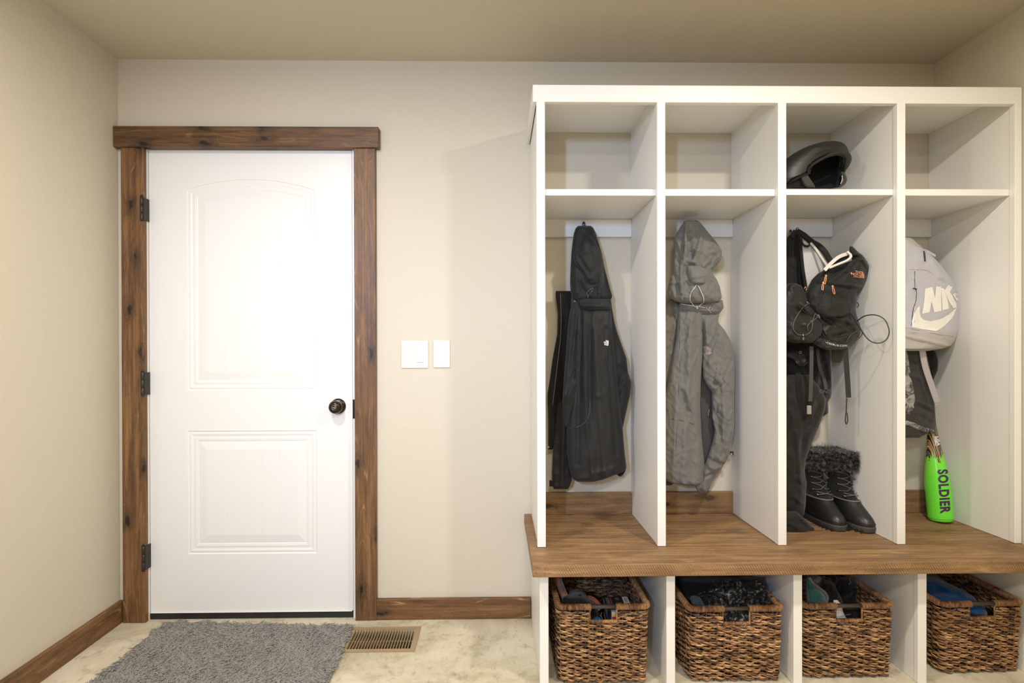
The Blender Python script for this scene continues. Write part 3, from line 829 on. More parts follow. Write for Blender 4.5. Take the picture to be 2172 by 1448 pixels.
# ------------------------------------------------------------------ woven baskets
BIN = []
def basket(px_c, y_front, wid, dep, hgt, rot, mi, label, seed, front_px_bottom=1448):
    rs = random.Random(seed)
    cx = at(px_c, 1370, y_front).x
    root = empty('wicker_basket', (cx, y_front+dep/2, 0)); BIN.append((cx-wid/2+.024, cx+wid/2-.024, hgt-.012)); tag(root, label, 'basket', 'woven baskets in the cubbies')
    R = Matrix.Translation((cx, y_front+dep/2, .002)) @ Matrix.Rotation(rot, 4, 'Z')
    hw, hd_ = wid/2, dep/2; rc = .022
    def path(N, sc=1.):
        """rounded rectangle resampled: returns arrays pos, normal, s"""
        P = []
        for (sx, sy, a0) in ((1, -1, -PI/2), (1, 1, 0), (-1, 1, PI/2), (-1, -1, PI)):
            for k in range(7):
                a = a0+PI/2*k/6; P.append(((sx*(hw-rc)+rc*math.cos(a)), (sy*(hd_-rc)+rc*math.sin(a))))
        P = np.array(P+[P[0]])
        s = np.r_[0, np.cumsum(np.linalg.norm(np.diff(P, axis=0), axis=1))]
        ss = np.linspace(0, s[-1], N, endpoint=False)
        q = np.stack([np.interp(ss, s, P[:, 0]), np.interp(ss, s, P[:, 1])], 1)
        tg = np.roll(q, -1, 0)-np.roll(q, 1, 0); tg /= np.linalg.norm(tg, axis=1, keepdims=True)
        return q, np.stack([tg[:, 1], -tg[:, 0]], 1), ss, s[-1]
    q, nr, ss, Ls = path(470)
    nst = int(round(Ls/.0265/2))*2; pitch = Ls/nst
    rows = int((hgt-.02)/.0094); mb = MB(); ow, oh = .048, .040
    allV = []; allQ = []; off = 0
    top_ = hgt-.010
    for r in range(rows):
        z = .008+r*(hgt-.026)/rows
        for sub in range(2):
            zz = z+sub*.0044
            ph = PI*(r % 2)
            jz = [rs.uniform(-.001, .001) for _ in range(8)]
            rad = rs.uniform(.0031, .0045)
            amp = .0052
            zn = np.array([noise.noise(Vector((a*14+sub*3, r*3.3+seed, 0))) for a in ss])
            on = np.array([noise.noise(Vector((a*30, r*2.1+seed, sub*5.))) for a in ss])
            tz = zz+zn*.0036+np.sin(ss*2*PI/(pitch*2)*1+ph+.8)*.0016*(1 if sub else -1)
            o_ = np.sin(ss*PI/pitch+ph)*amp+on*.0032+(.0008 if sub else -.0008)
            flare = 1.-.045*(1-tz/hgt)
            x = q[:, 0]*flare+nr[:, 0]*o_; y = q[:, 1]*flare+nr[:, 1]*o_
            keep = ~((np.abs(q[:, 0]) < ow) & (np.abs(q[:, 1]) > hd_-.01) & (zz > top_-oh-.012))
            rr = rad*(1+.45*on)
            runs = []
            if keep.all(): runs = [(np.arange(len(ss)), True)]
            else:
                idx = np.where(~keep)[0]; st = idx[-1]+1 if True else 0
                order = (np.arange(len(ss))+st) % len(ss); kk = keep[order]
                cur = []
                for i_, ok in zip(order, kk):
                    if ok: cur.append(i_)
                    elif cur: runs.append((np.array(cur), False)); cur = []
                if cur: runs.append((np.array(cur), False))
            for idx, closed in runs:
                if len(idx) < 3: continue
                n = len(idx); k = 5
                V = np.zeros((n, k, 3))
                for j in range(k):
                    a = 2*PI*j/k
                    V[:, j, 0] = x[idx]+nr[idx, 0]*np.cos(a)*rr[idx]*.75
                    V[:, j, 1] = y[idx]+nr[idx, 1]*np.cos(a)*rr[idx]*.75
                    V[:, j, 2] = tz[idx]+np.sin(a)*rr[idx]*.95
                i = np.arange(n if closed else n-1)[:, None]; jj = np.arange(k)[None]
                i2 = (i+1) % n
                Q = np.stack([i*k+jj, i*k+(jj+1) % k, i2*k+(jj+1) % k, i2*k+jj], -1).reshape(-1, 4)
                allV.append(V.reshape(-1, 3)); allQ.append(Q+off); off += n*k
    V = np.concatenate(allV); Q = np.concatenate(allQ)
    Mx = np.array(R); V = V @ Mx[:3, :3].T+Mx[:3, 3]
    np_mesh('woven_wall', V, Q, M['bas%d' % mi], root)
    # stakes
    mb = MB(); pts = []
    for k in range(nst):
        i = int(((k+.5)*pitch)/Ls*len(ss)) % len(ss)
        if abs(q[i, 0]) < ow and abs(q[i, 1]) > hd_-.01: h_ = top_-oh-.008
        else: h_ = top_
        mb.tube([R @ Vector((q[i, 0]*.955, q[i, 1]*.955, .004)), R @ Vector((q[i, 0], q[i, 1], h_))], .0028, 6)
    mb.build('stakes', M['stake'], root, True)
    bb = MB(); bb.prism([R @ Vector((sx*(hw-.012)*.95, sy*(hd_-.012)*.95, .001)) for sx, sy in ((-1, -1), (1, -1), (1, 1), (-1, 1))], (0, 0, .006)); bb.build('basket_floor', M['stake'], root)
    # wrapped rim (gap in the front and back for the handles)
    rm = MB()
    q2, n2, s2, L2 = path(1500)
    def wrap(path3, rad, pitchw=.0050):
        s = 0; V_ = []
        rr = []
        for i, p in enumerate(path3):
            if i: s += (p-path3[i-1]).length
            rr.append(rad*(1+.15*math.sin(2*PI*s/pitchw)+.05*noise.noise(Vector((s*60, seed, 0)))))
        rm.tube(path3, rr, 10)
    for sgn in (1, -1):   # two runs: round the right side, round the left side
        sel = [i for i in range(len(q2)) if q2[i, 0]*sgn > ow-.004 or (abs(q2[i, 1]) < hd_-.01 and q2[i, 0]*sgn > 0)]
        # order them
        if sgn == 1:
            sel.sort(key=lambda i: (s2[i]+L2/2) % L2 if q2[i, 1] < 0 and q2[i, 0] < 0 else s2[i])
            start = [i for i in sel if q2[i, 1] < -hd_+.01 and q2[i, 0] < hw-rc]
            rest = [i for i in sel if i not in set(start)]
            seq = sorted(start, key=lambda i: q2[i, 0])+sorted(rest, key=lambda i: s2[i])
        else:
            start = [i for i in sel if q2[i, 1] < -hd_+.01 and q2[i, 0] > -(hw-rc)]
            rest = [i for i in sel if i not in set(start)]
            seq = sorted(rest, key=lambda i: s2[i])+sorted(start, key=lambda i: q2[i, 0])
        wrap([R @ Vector((q2[i, 0], q2[i, 1], hgt-.003)) for i in seq], .0105)
    N = 160
    for sy in (-1, 1):
        wrap([R @ Vector((-ow+2*ow*i/N, sy*hd_*.992, top_-oh-.006)) for i in range(N+1)], .0065)
        for sx in (-1, 1):
            rm.tube([R @ Vector((sx*ow, sy*hd_*.995, top_-oh-.006+(oh+.006)*i/10)) for i in range(11)], .0032, 8)
    rim = rm.build('wrapped_rim', M['rim'], root, True)
    for sy in (-1, 1): MB().tube([R @ Vector((-ow-.01, sy*hd_, hgt-.002)), R @ Vector((ow+.01, sy*hd_, hgt-.002))], .0072, 14).build('handle_rod', M['rod'], root, True)
    return root
HG = .272
basket(1280, -.488, .319, .40, at(1280, 1287, -.488).z+.002, 0, 0, 'leftmost wicker basket, holding sandals and a black box', 3)
basket(1562, -.486, .332, .40, at(1562, 1291, -.486).z+.002, 0, 1, 'wicker basket with a dark fur-trimmed hat showing through its handle', 14)
basket(1800.5, -.472, .322, .40, at(1799, 1285, -.472).z+.002, 0, 2, 'wicker basket holding a teal fleece mitten and black gloves', 25)
basket(2080, -.452, .304, .40, at(2086, 1280, -.452).z+.002, math.radians(1.5), 3, 'rightmost wicker basket, holding bright blue fleece', 36)
# ------------------------------------------------------------------ black hooded jacket, first bay
jk = empty('hooded_jacket', at(1250, 490, -.07)); tag(jk, 'black hooded jacket hanging in the leftmost locker bay', 'jacket', 'jackets hanging in the lockers')
B1 = M['blk']; WRF[0] = .45
loft('left_front', [(617, 1179, 1211, .5), (625, 1178, 1212), (664, 1183, 1211), (707, 1182, 1208), (760, 1172, 1206), (800, 1167, 1203), (836, 1161, 1198), (890, 1163, 1192), (930, 1163, 1180), (953, 1163, 1172, .5)], -.060, .030, M['blk2'], jk, .003, seed=3, creases=[(1190, 622, 1186, 760, 1.6, -.003), (1197, 622, 1200, 700, 2, .004), (1186, 760, 1168, 930, 2, -.004)], seg=48)
loft('sleeve', [(850, 1182, 1216, .6), (880, 1179, 1213), (954, 1173, 1214), (1000, 1171, 1214), (1018, 1171, 1213), (1030, 1172, 1209), (1037, 1175, 1205, .6)], -.065, .045, B1, jk, .004, seed=9, creases=[(1186, 880, 1184, 1025, 3, .005), (1196, 900, 1192, 1030, 3, -.006)], seg=56)
loft('sleeve', [(652, 1282, 1298, .6), (680, 1284, 1303), (700, 1284, 1308), (740, 1288, 1322), (760, 1290, 1329), (790, 1292, 1332), (800, 1294, 1336), (811, 1296, 1339), (836, 1296, 1337), (870, 1296, 1329), (911, 1298, 1320), (930, 1300, 1314, .6)], -.085, .055, B1, jk, .004, seed=12, creases=[(1310, 775, 1333, 792, 3, .006), (1333, 792, 1312, 830, 3, -.007), (1318, 800, 1310, 850, 4, .005)], seg=56)
body = loft('body', [(652, 1234, 1296, .6), (662, 1230, 1297), (680, 1228, 1298), (700, 1227, 1299), (740, 1226, 1303), (790, 1222, 1308), (847, 1213, 1313), (911, 1202, 1321), (960, 1203, 1325), (984, 1206, 1328), (994, 1208, 1329), (1000, 1210, 1322), (1008, 1212, 1300), (1016, 1216, 1280), (1021, 1224, 1262, .6)], -.115, .085, B1, jk, .0035, (.035, .006), 1,
    creases=[(1252, 660, 1250, 1000, 4, .008), (1262, 700, 1270, 840, 5, -.011), (1270, 840, 1282, 1000, 6, -.010), (1233, 680, 1225, 980, 5, .008), (1240, 800, 1256, 1010, 5, -.009), (1285, 700, 1305, 960, 5, .009), (1292, 660, 1285, 760, 3, -.006), (1255, 1000, 1325, 984, 4, -.007), (1238, 660, 1238, 760, 3, -.006)], n=130, seg=110)
loft('sleeve', [(640, 1216, 1226, .6), (652, 1212, 1230), (665, 1208, 1234), (700, 1204, 1236), (740, 1201, 1233), (790, 1197, 1229), (820, 1195, 1226), (847, 1193, 1218), (880, 1194, 1208), (905, 1199, 1205, .6)], -.125, .055, B1, jk, .004, seed=21, creases=[(1225, 660, 1210, 790, 3, .007), (1227, 700, 1222, 815, 2.5, -.009), (1226, 770, 1214, 800, 3, .008), (1217, 812, 1200, 850, 3, -.007)], seg=56)
hem = [(1205, 990), (1212, 1008), (1222, 1018), (1240, 1022), (1258, 1019), (1270, 1010), (1285, 1001), (1300, 998), (1316, 995), (1328, 988)]
loft('hem_tail', [(985, 1290, 1329, .6), (998, 1300, 1327), (1006, 1308, 1322), (1010, 1313, 1318, .5)], -.085, .02, M['blk2'], jk, .002, seg=30, n=24)
loft('collar', [(634, 1224, 1296, .8), (642, 1225, 1297), (652, 1228, 1298), (658, 1232, 1297, .8)], -.112, .085, B1, jk, .003, seed=5, creases=[(1228, 648, 1296, 650, 1.6, -.005), (1235, 640, 1290, 641, 2, .004)], n=40, seg=72)
hood = loft('hood', [(479, 1226, 1254, .5), (484, 1221, 1259), (495, 1217, 1264), (515, 1214, 1270), (535, 1212, 1276), (570, 1210, 1283), (600, 1209, 1291), (615, 1210, 1295), (628, 1212, 1299), (635, 1214, 1296, .8), (640, 1226, 1284, .5)], -.095, .085, B1, jk, .004, (.04, .012), 2,
    creases=[(1276, 560, 1292, 632, 4, .008), (1280, 540, 1270, 620, 3, -.010), (1222, 570, 1224, 620, 4, -.010), (1230, 600, 1245, 632, 3, .006), (1250, 610, 1256, 630, 3, -.005), (1262, 612, 1264, 630, 2.5, .005)], n=100, seg=80)
brim = loft('hood_brim', [(492, 1241, 1247, .4), (502, 1236, 1256), (515, 1230, 1264), (530, 1222, 1271), (542, 1216, 1275), (552, 1218, 1277), (562, 1223, 1278), (575, 1232, 1276), (585, 1238, 1272), (594, 1243, 1269), (602, 1247, 1266, .7), (606, 1250, 1262, .5)], -.125, .075, B1, jk, .0035, (.05, .02), 7, creases=[(1247, 500, 1262, 540, 5, .005), (1248, 601, 1266, 598, 2, -.004), (1226, 545, 1250, 580, 4, .005)], n=70, seg=64)
cord('drawcord', [(1259, 610), (1251, 614), (1245, 621), (1247, 626), (1252, 622), (1258, 613)], .0011, M['cordg'], jk, [hood, brim, body], -.15)
cord('front_zip', [(1189, 622, -.10), (1190, 700, -.10), (1183, 765, -.10), (1172, 860, -.10)], .0012, M['cordg'], jk, [], -.1)
cord('cord_stopper', [(1247.5, 626), (1247.5, 631)], .0022, M['cordg'], jk, [hood, body], -.15)
zp = MB(); a, b = on_surf(1266, 648, [body, hood], -.15, .004), on_surf(1277, 645, [body, hood], -.15, .004)
zp.tube([a+(b-a)*(.5+.5*math.cos(t_))*.55+Vector((0, 0, .0042*math.sin(t_))) for t_ in np.linspace(0, 2*PI, 17)[:-1]], .0013, 6, closed=True)
zp.tube([a+(b-a)*.5, b], .0028, 8, flat=.6)
zp.build('zip_pull', M['chrome'], jk, True)['label'] = 'silver zip pull at the collar'
def tnf(px, py, w, h, ang, mat, parent, objs, Y, name='embroidered_logo'):
    """three short lines of lettering beside a quarter dome of nested arcs"""
    V, Fc = [], []
    def put(VF, ox, oy):
        n = len(V); V.extend([(x+ox, y+oy) for x, y in VF[0]]); Fc.extend([tuple(i+n for i in f) for f in VF[1]])
    for s, ox, oy in (('THE', -.06, .27), ('NORTH', -.17, 0), ('FACE', -.10, -.27)):
        VF = text2d(s, .33, .12, .012, 1.0); put(VF, ox, oy)
    for r0, r1 in ((.10, .20), (.27, .40), (.47, .80)):
        n_ = 9
        P = [(.27+r1*.42*math.sin(t_)*1., -.38+r1*math.cos(t_)) for t_ in np.linspace(0, PI/2, n_)]
        P2 = [(.27+r0*.42*math.sin(t_), -.38+r0*math.cos(t_)) for t_ in np.linspace(0, PI/2, n_)]
        put(poly_mesh2d([P+P2[::-1]], .15), 0, 0)
    return decal(name, (V, Fc), frame_map(px, py, ang, w, h), mat, parent, objs, Y)
tnf(1286, 727, 8, 14, .25, M['print'], jk, [body], -.15)
cord('shoulder_seam', [(1239, 655), (1232, 700), (1231, 760), (1226, 800)], .0009, M['blk2'], jk, [body], -.15, .0003)
cord('hem_seam', [(1207, 909), (1225, 905), (1240, 896), (1249, 880), (1252, 850)], .0007, M['cordg'], jk, [body], -.15, .0002)
MB().tube([on_surf(1249, y, [hood, body, brim], -.14, -.001) for y in (481, 483)], .002, 6).build('hang_loop', M['cordb'], jk)
MB().lathe([(.001, 0), (.004, 0), (.004, .002), (.001, .0025)], Matrix.Translation(at(1163.5, 948, -.085)) @ Matrix.Rotation(PI/2, 4, 'X'), 14).build('snap', M['chrome'], jk, True)
cf = at(1165, 1024, -.07); MB().box(cf.x, cf.x+.02, cf.y-.012, cf.y, cf.z-.012, cf.z+.012).build('cuff_tab', M['blk2'], jk)

# ------------------------------------------------------------------ grey hooded jacket, second bay
gk = empty('hooded_jacket', at(1470, 480, -.07)); tag(gk, 'heather grey hooded jacket hanging in the second locker bay', 'jacket', 'jackets hanging in the lockers')
G = M['heath']; WRF[0] = 1.2
gx = .5926+ST+.002
loft('lining_panel', [(780, 1486, 1510, .6), (850, 1484, 1516), (930, 1486, 1514), (985, 1490, 1502, .6)], -.055, .02, M['heathd'], gk, .002, seg=36, n=40)
loft('sleeve', [(634, 1418, 1442, .6), (655, 1410, 1443), (690, 1404, 1440), (750, 1400, 1434), (800, 1400, 1430), (840, 1400, 1420, .6)], -.075, .04, G, gk, .004, seed=33, creases=[(1428, 650, 1436, 690, 3, .008), (1438, 660, 1426, 720, 2.5, -.008)], seg=40)
gs = loft('sleeve', [(662, 1480, 1527, .6), (672, 1482, 1524), (684, 1484, 1523), (700, 1487, 1537), (722, 1490, 1550), (745, 1490, 1556), (765, 1490, 1558), (800, 1491, 1558), (818, 1500, 1558), (830, 1509, 1557), (860, 1510, 1557), (885, 1510, 1557), (911, 1516, 1557), (925, 1514, 1555), (940, 1510, 1551), (962, 1503, 1548), (980, 1497, 1539), (992, 1492, 1530), (1010, 1482, 1514), (1028, 1474, 1508), (1040, 1478, 1502), (1047, 1486, 1498, .5)], -.085, .09, G, gk, .004, (.04, .015), 35, wr=.007,
    creases=[(1512, 826, 1530, 815, 4, -.012), (1514, 810, 1524, 818, 4, .012), (1524, 822, 1536, 812, 3, .010), (1530, 828, 1545, 800, 4, -.006), (1524, 700, 1494, 776, 4, .008), (1497, 680, 1500, 740, 5, -.014), (1520, 880, 1535, 970, 5, .010), (1540, 860, 1530, 950, 5, -.008), (1500, 970, 1537, 984, 4, .011), (1505, 985, 1532, 992, 3, -.008), (1490, 1010, 1510, 1000, 3, .008), (1535, 740, 1550, 790, 6, .006), (1488, 1030, 1500, 1040, 3, -.006)], n=150, seg=100)
gb = loft('body', [(654, 1440, 1488, .6), (664, 1438, 1491), (690, 1436, 1492), (720, 1434, 1491), (750, 1428, 1490), (800, 1419, 1487), (854, 1408, 1485), (922, 1402, 1488), (970, 1400, 1493), (1000, 1399, 1496), (1012, 1402, 1496), (1020, 1418, 1494), (1026, 1440, 1490, .8), (1029, 1458, 1482, .5)], -.095, .11, G, gk, .003, (.035, .006), 31, wr=.007,
    creases=[(1452, 660, 1446, 820, 6, .008), (1466, 680, 1458, 860, 5, -.007), (1478, 670, 1480, 800, 6, .007), (1446, 830, 1464, 890, 5, .010), (1452, 820, 1472, 870, 4, -.006), (1455, 880, 1450, 1000, 6, -.008), (1468, 900, 1470, 1010, 6, .006), (1438, 800, 1430, 980, 5, -.007), (1428, 1005, 1490, 1022, 2, -.002), (1488, 860, 1492, 1000, 4, .008)], n=140, seg=110)
loft('lower_hem', [(1005, 1400, 1440, .6), (1020, 1400, 1434), (1029, 1402, 1424, .5)], -.075, .02, M['heathd'], gk, .001, seg=24, n=20)
gc = loft('collar', [(636, 1442, 1532, .8), (644, 1441, 1534), (652, 1440, 1535), (660, 1440, 1530), (667, 1446, 1523, .7)], -.085, .095, G, gk, .003, seed=38, creases=[(1446, 646, 1512, 650, 2, -.006), (1442, 655, 1520, 667, 2, .004), (1515, 640, 1530, 655, 4, -.009)], n=44, seg=80)
gh = loft('hood', [(467, 1458, 1478, .5), (471, 1451, 1484), (480, 1444, 1492), (495, 1435, 1504), (508, 1429, 1515), (520, 1430, 1524), (531, 1430, 1531), (543, 1430, 1531), (553, 1429, 1528), (563, 1428, 1518), (572, 1427, 1509), (580, 1426, 1511), (592, 1421, 1520), (608, 1417, 1527), (620, 1415, 1529), (630, 1419, 1531), (638, 1432, 1527, .8), (643, 1446, 1510, .5)], -.125, .13, G, gk, .004, (.045, .02), 32, wr=.007,
    creases=[(1457, 475, 1452, 560, 4, -.020), (1450, 490, 1447, 600, 3, .008), (1447, 540, 1446, 620, 3.5, -.018), (1487, 506, 1474, 556, 4, -.014), (1480, 520, 1462, 545, 4, .009), (1462, 556, 1474, 560, 3, -.012), (1459, 500, 1466, 550, 4, .010), (1528, 550, 1485, 575, 4, .010), (1509, 548, 1484, 578, 3, -.010), (1526, 535, 1500, 560, 5, .009), (1430, 585, 1442, 625, 4, .012), (1423, 600, 1445, 600, 3, -.006), (1506, 580, 1524, 630, 4, .008), (1498, 590, 1496, 625, 4, -.010), (1478, 600, 1484, 636, 3, .006), (1470, 610, 1476, 640, 3, -.008)], n=150, seg=110)
gbr = loft('hood_brim', [(561, 1458, 1474, .4), (568, 1456, 1494, .8), (578, 1457, 1504), (586, 1458, 1503), (594, 1461, 1501), (600, 1465, 1497), (605, 1472, 1488, .5)], -.172, .09, G, gk, .0025, seed=39, creases=[(1462, 590, 1502, 584, 1.6, -.003), (1485, 568, 1500, 580, 4, .007), (1473, 560, 1474, 585, 3, .006)], n=50, seg=70)
cord('drawcord', [(1476, 604, -.2), (1468, 618, -.2), (1463, 632, -.2), (1469, 645, -.2), (1478, 650, -.2), (1489, 644, -.2), (1493, 634, -.2), (1487, 619, -.2), (1480, 604, -.2)], .0016, M['cordw'], gk, [gh, gbr, gb, gc], -.2, .004)
cord('cord_stopper', [(1478.5, 648), (1478.5, 655)], .0036, M['cordw'], gk, [gh, gb, gc], -.2, .003)
zz = MB(); a, b = on_surf(1495, 652, [gc, gb, gh], -.15, .003), on_surf(1509, 655, [gc, gb, gh], -.15, .005)
zz.tube([a, a+(b-a)*.5], .0032, 8, flat=.5); c = b+(a-b)*.25
zz.tube([c+Vector((.0062*math.cos(t_), 0, .0058*math.sin(t_))) for t_ in np.linspace(0, 2*PI, 21)[:-1]], .0021, 8, closed=True)
zz.build('zip_pull', M['chrome'], gk, True)['label'] = 'silver ring zip pull at the collar'
cord('collar_zip', [(1444, 644), (1460, 647), (1495, 652), (1508, 662)], .0016, M['cordw'], gk, [gc, gb], -.15, .0005)
cord('body_seam', [(1424, 888), (1445, 891), (1465, 897), (1484, 905)], .0007, M['heathd'], gk, [gb], -.15, .0002)
cord('side_seam', [(1441, 665), (1442, 760), (1438, 860), (1432, 990)], .0007, M['heathd'], gk, [gb], -.15, .0002)
cord('sleeve_seam', [(1518, 780), (1530, 797), (1541, 815)], .0007, M['heathd'], gk, [gs], -.15, .0002)
# dome patch on the shoulder
pt = [(0.9*math.sin(t_)-.4, 1.0*math.cos(t_)-.45) for t_ in np.linspace(-.25, PI*.62, 12)]+[(-.45, -.75)]
pa = decal('logo_patch', poly_mesh2d([pt], .2), frame_map(1501, 740, -.35, 13, 15), M['rosep'], gk, [gs, gb], -.15)
for r in (.35, .62): cord('patch_line', [(1499+13*r*.8*math.sin(t_)-3, 746-15*r*math.cos(t_)+3) for t_ in np.linspace(-.1, 1.7, 7)], .0006, M['heath'], pa, [gs, gb], -.15, .0016)
for (x1, y1, x2, y2) in ((1524, 855, 1523, 874), (1504, 868, 1502, 882)):
    cord('zip_tab', [(x1, y1, -.11), (x2, y2, -.11)], .0026, M['cordg'], gk, [gs], -.11, .003)
tg_ = at(1551, 961, -.09); MB().box(tg_.x-.004, tg_.x+.008, tg_.y-.004, tg_.y+.004, tg_.z-.006, tg_.z+.008).build('cuff_toggle', M['cordb'], gk)
MB().lathe([(.001, 0), (.003, .0005), (.003, .002), (.001, .0025)], Matrix.Translation(tg_+Vector((-.002, -.004, -.002))) @ Matrix.Rotation(PI/2, 4, 'X'), 12).build('cuff_button', M['cordw'], gk, True)

# ------------------------------------------------------------------ black snow bibs, third bay
sn = empty('snow_pants', at(1700, 500, -.07)); tag(sn, 'black snow bib trousers hanging behind the packs, cuffs on the bench', 'trousers')
Bp = M['blkp']; WRF[0] = .5
LX3 = 1683   # left limit of what fits in the bay at this distance
bib = loft('bib', [(487, 1687, 1692, .4), (492, 1683, 1697), (500, 1672, 1699), (515, 1664, 1700), (560, 1660, 1703), (600, 1660, 1708), (650, 1660, 1716), (700, 1660, 1730), (735, 1660, 1740, .8)], -.060, .045, Bp, sn, .003, seed=51, creases=[(1683, 500, 1683, 640, 1.6, -.003), (1695, 520, 1702, 640, 3, .006)], n=80, seg=50)
cord('bib_zip', [(1682, 505), (1682, 570)], .0016, M['cordb'], sn, [bib], -.09, .0008)
cord('bib_seam', [(1680, 575), (1690, 576), (1702, 577)], .0008, M['blk2'], sn, [bib], -.09, .0003)
ps = loft('seat', [(722, 1655, 1756, .6), (745, 1655, 1760), (790, 1655, 1763), (820, 1655, 1764), (840, 1655, 1763), (852, 1655, 1756), (866, 1655, 1757), (875, 1655, 1757, .8), (882, 1655, 1748, .5)], -.10, .10, M['blk2'], sn, .006, (.05, .02), 53, creases=[(1724, 770, 1742, 800, 4, .010), (1736, 778, 1728, 830, 4, -.010), (1745, 760, 1758, 820, 4, .008)], n=90, seg=80)
pl = loft('leg', [(795, 1655, 1716, .7), (820, 1655, 1738), (845, 1655, 1752), (870, 1655, 1750), (885, 1655, 1744), (905, 1655, 1737), (930, 1655, 1726), (955, 1655, 1716), (975, 1655, 1709), (1000, 1655, 1707), (1025, 1655, 1711), (1040, 1655, 1710), (1070, 1655, 1709), (1094, 1655, 1705, .6)], -.150, .10, Bp, sn, .005, (.035, .012), 55, creases=[(1716, 870, 1690, 1000, 6, .010), (1690, 915, 1700, 1040, 5, -.010), (1728, 835, 1716, 880, 4, -.008), (1690, 1020, 1708, 1030, 4, .007), (1686, 1050, 1706, 1065, 4, -.007), (1740, 850, 1720, 900, 5, .008)], n=120, seg=80)
cu = loft('leg_cuff', [(1084, 1655, 1690, .4), (1094, 1655, 1700), (1106, 1655, 1712), (1116, 1655, 1722), (1123, 1655, 1729), (1127, 1655, 1727, .8), (1129, 1660, 1716, .5)], -.235, .07, Bp, sn, .003, (.06, .04), 57, zmin=ZB+.001, creases=[(1684, 1096, 1720, 1124, 3, .005), (1680, 1110, 1700, 1122, 3, -.005)], n=50, seg=60)
for (x, y) in ((1700, 1101), (1722, 1119)):
    MB().lathe([(.001, 0), (.0042, .0004), (.0042, .0018), (.001, .0022)], Matrix.Translation(on_surf(x, y, [cu], -.25, .0005)) @ Matrix.Rotation(PI/2, 4, 'X'), 14).build('cuff_snap', M['hinge'], sn, True)
pz = loft('waist_tab', [(744, 1684, 1699, .5), (752, 1655, 1707), (762, 1683, 1711), (770, 1688, 1713), (776, 1694, 1706, .5)], -.175, .02, M['pack2'], sn, .002, seed=58, n=30, seg=40)
for (x, y) in ((1691.5, 767), (1704.5, 764.5), (1697, 747)):
    c = on_surf(x, y, [pz, ps], -.19, .001)
    MB().tube([c+Vector((.0052*math.cos(t_), 0, .0052*math.sin(t_))) for t_ in np.linspace(0, 2*PI, 17)[:-1]], .0014, 6, closed=True).lathe([(.001, 0), (.002, .001), (.001, .003)], Matrix.Translation(c) @ Matrix.Rotation(PI/2, 4, 'X'), 10).build('snap', M['nickel'], sn, True)
decal('pocket_logo', text2d('ONT', 1, .2, .05, .85, .25), frame_map(1748, 830.5, .02, 12, 10), M['webg'], sn, [ps, pl], -.16, .0015)
ribbon('black_strap', [(1693, 790), (1697, 840), (1702, 880), (1706, 892)], 13, M['blk2'], sn, [ps, pl], -.2, .004)
# ------------------------------------------------------------------ small soft pack with elastic cords
lp = empty('hydration_pack', at(1745, 700, -.2)); tag(lp, 'black soft pack laced with elastic cords, hanging under the daypack', 'bag')
P2 = M['pack2']
l2 = loft('front_pocket', [(600, 1672, 1686, .4), (606, 1668, 1700), (618, 1664, 1707), (630, 1658, 1710), (645, 1656, 1716), (660, 1656, 1728), (672, 1656, 1740), (684, 1656, 1744), (698, 1656, 1744), (710, 1658, 1741), (720, 1666, 1733), (727, 1680, 1722, .5)], -.262, .10, P2, lp, .004, (.04, .02), 61, creases=[(1690, 655, 1715, 680, 4, .010), (1700, 645, 1720, 668, 3, -.010), (1695, 690, 1742, 686, 1.5, -.003), (1712, 665, 1738, 676, 4, .007), (1700, 700, 1730, 708, 5, .006)], n=90, seg=80)
l1 = loft('pack_body', [(650, 1738, 1812, .5), (658, 1732, 1815), (668, 1728, 1817), (680, 1729, 1821), (692, 1730, 1825), (702, 1730, 1826), (712, 1731, 1824), (722, 1733, 1814), (730, 1736, 1802), (737, 1741, 1790), (741, 1752, 1778, .5)], -.205, .14, P2, lp, .004, (.05, .03), 62, creases=[(1746, 672, 1770, 690, 4, .009), (1755, 668, 1800, 684, 4, -.010), (1765, 715, 1800, 706, 4, .009), (1745, 700, 1760, 716, 3, -.007), (1795, 690, 1815, 712, 5, .006), (1790, 678, 1796, 690, 3, .006)], n=100, seg=90)
ls = loft('side_panel', [(640, 1790, 1815, .5), (655, 1795, 1815), (668, 1800, 1811), (676, 1803, 1808, .5)], -.17, .05, M['pack'], lp, .003, seg=36, n=30)
bs = loft('base_strip', [(716, 1722, 1748, .5), (724, 1724, 1770), (730, 1728, 1797), (736, 1738, 1800), (741, 1752, 1788, .5)], -.235, .075, M['web'], lp, .0015, seed=63, n=40, seg=60)
decal('strap_lettering', text2d('\u2022CREBLIB.COM', 1, .3, .0, 1.3), lambda x, y: (1773+x*5.4, 732+x*.9-.15*x*x-y*5.0), M['print'], lp, [bs, l1], -.24, .0015)
for k in range(3):
    ribbon('buckle_bar', [(1733+k*4, 731-k*2.5), (1738+k*4, 722-k*1.2)], 1.6, M['cordb'], lp, [bs, l1], -.25, .005, .004, 3)
CB = M['cordb']; CG = M['cordg']; T2 = [l1, l2, bs]
cord('cord', [(1712, 644), (1700, 655), (1688, 672), (1681, 690), (1684, 702), (1692, 709), (1702, 711)], .0014, CG, lp, T2, -.315, .003)
cord('cord', [(1707, 711), (1715, 706), (1721, 695), (1723, 678), (1728, 665), (1732, 672), (1722, 682), (1712, 690), (1714, 703)], .0013, CG, lp, T2, -.315, .003)
cord('cord', [(1670+22, 646), (1700, 655), (1720, 667), (1732, 670)], .0014, CB, lp, T2, -.3, .003)
cord('cord', [(1732, 672), (1742, 684), (1744, 700), (1738, 714), (1727, 724)], .0018, CB, lp, T2, -.3, .003)
cord('cord', [(1826, 700), (1812, 704), (1800, 715), (1794, 726)], .0009, CG, lp, T2, -.27, .002)
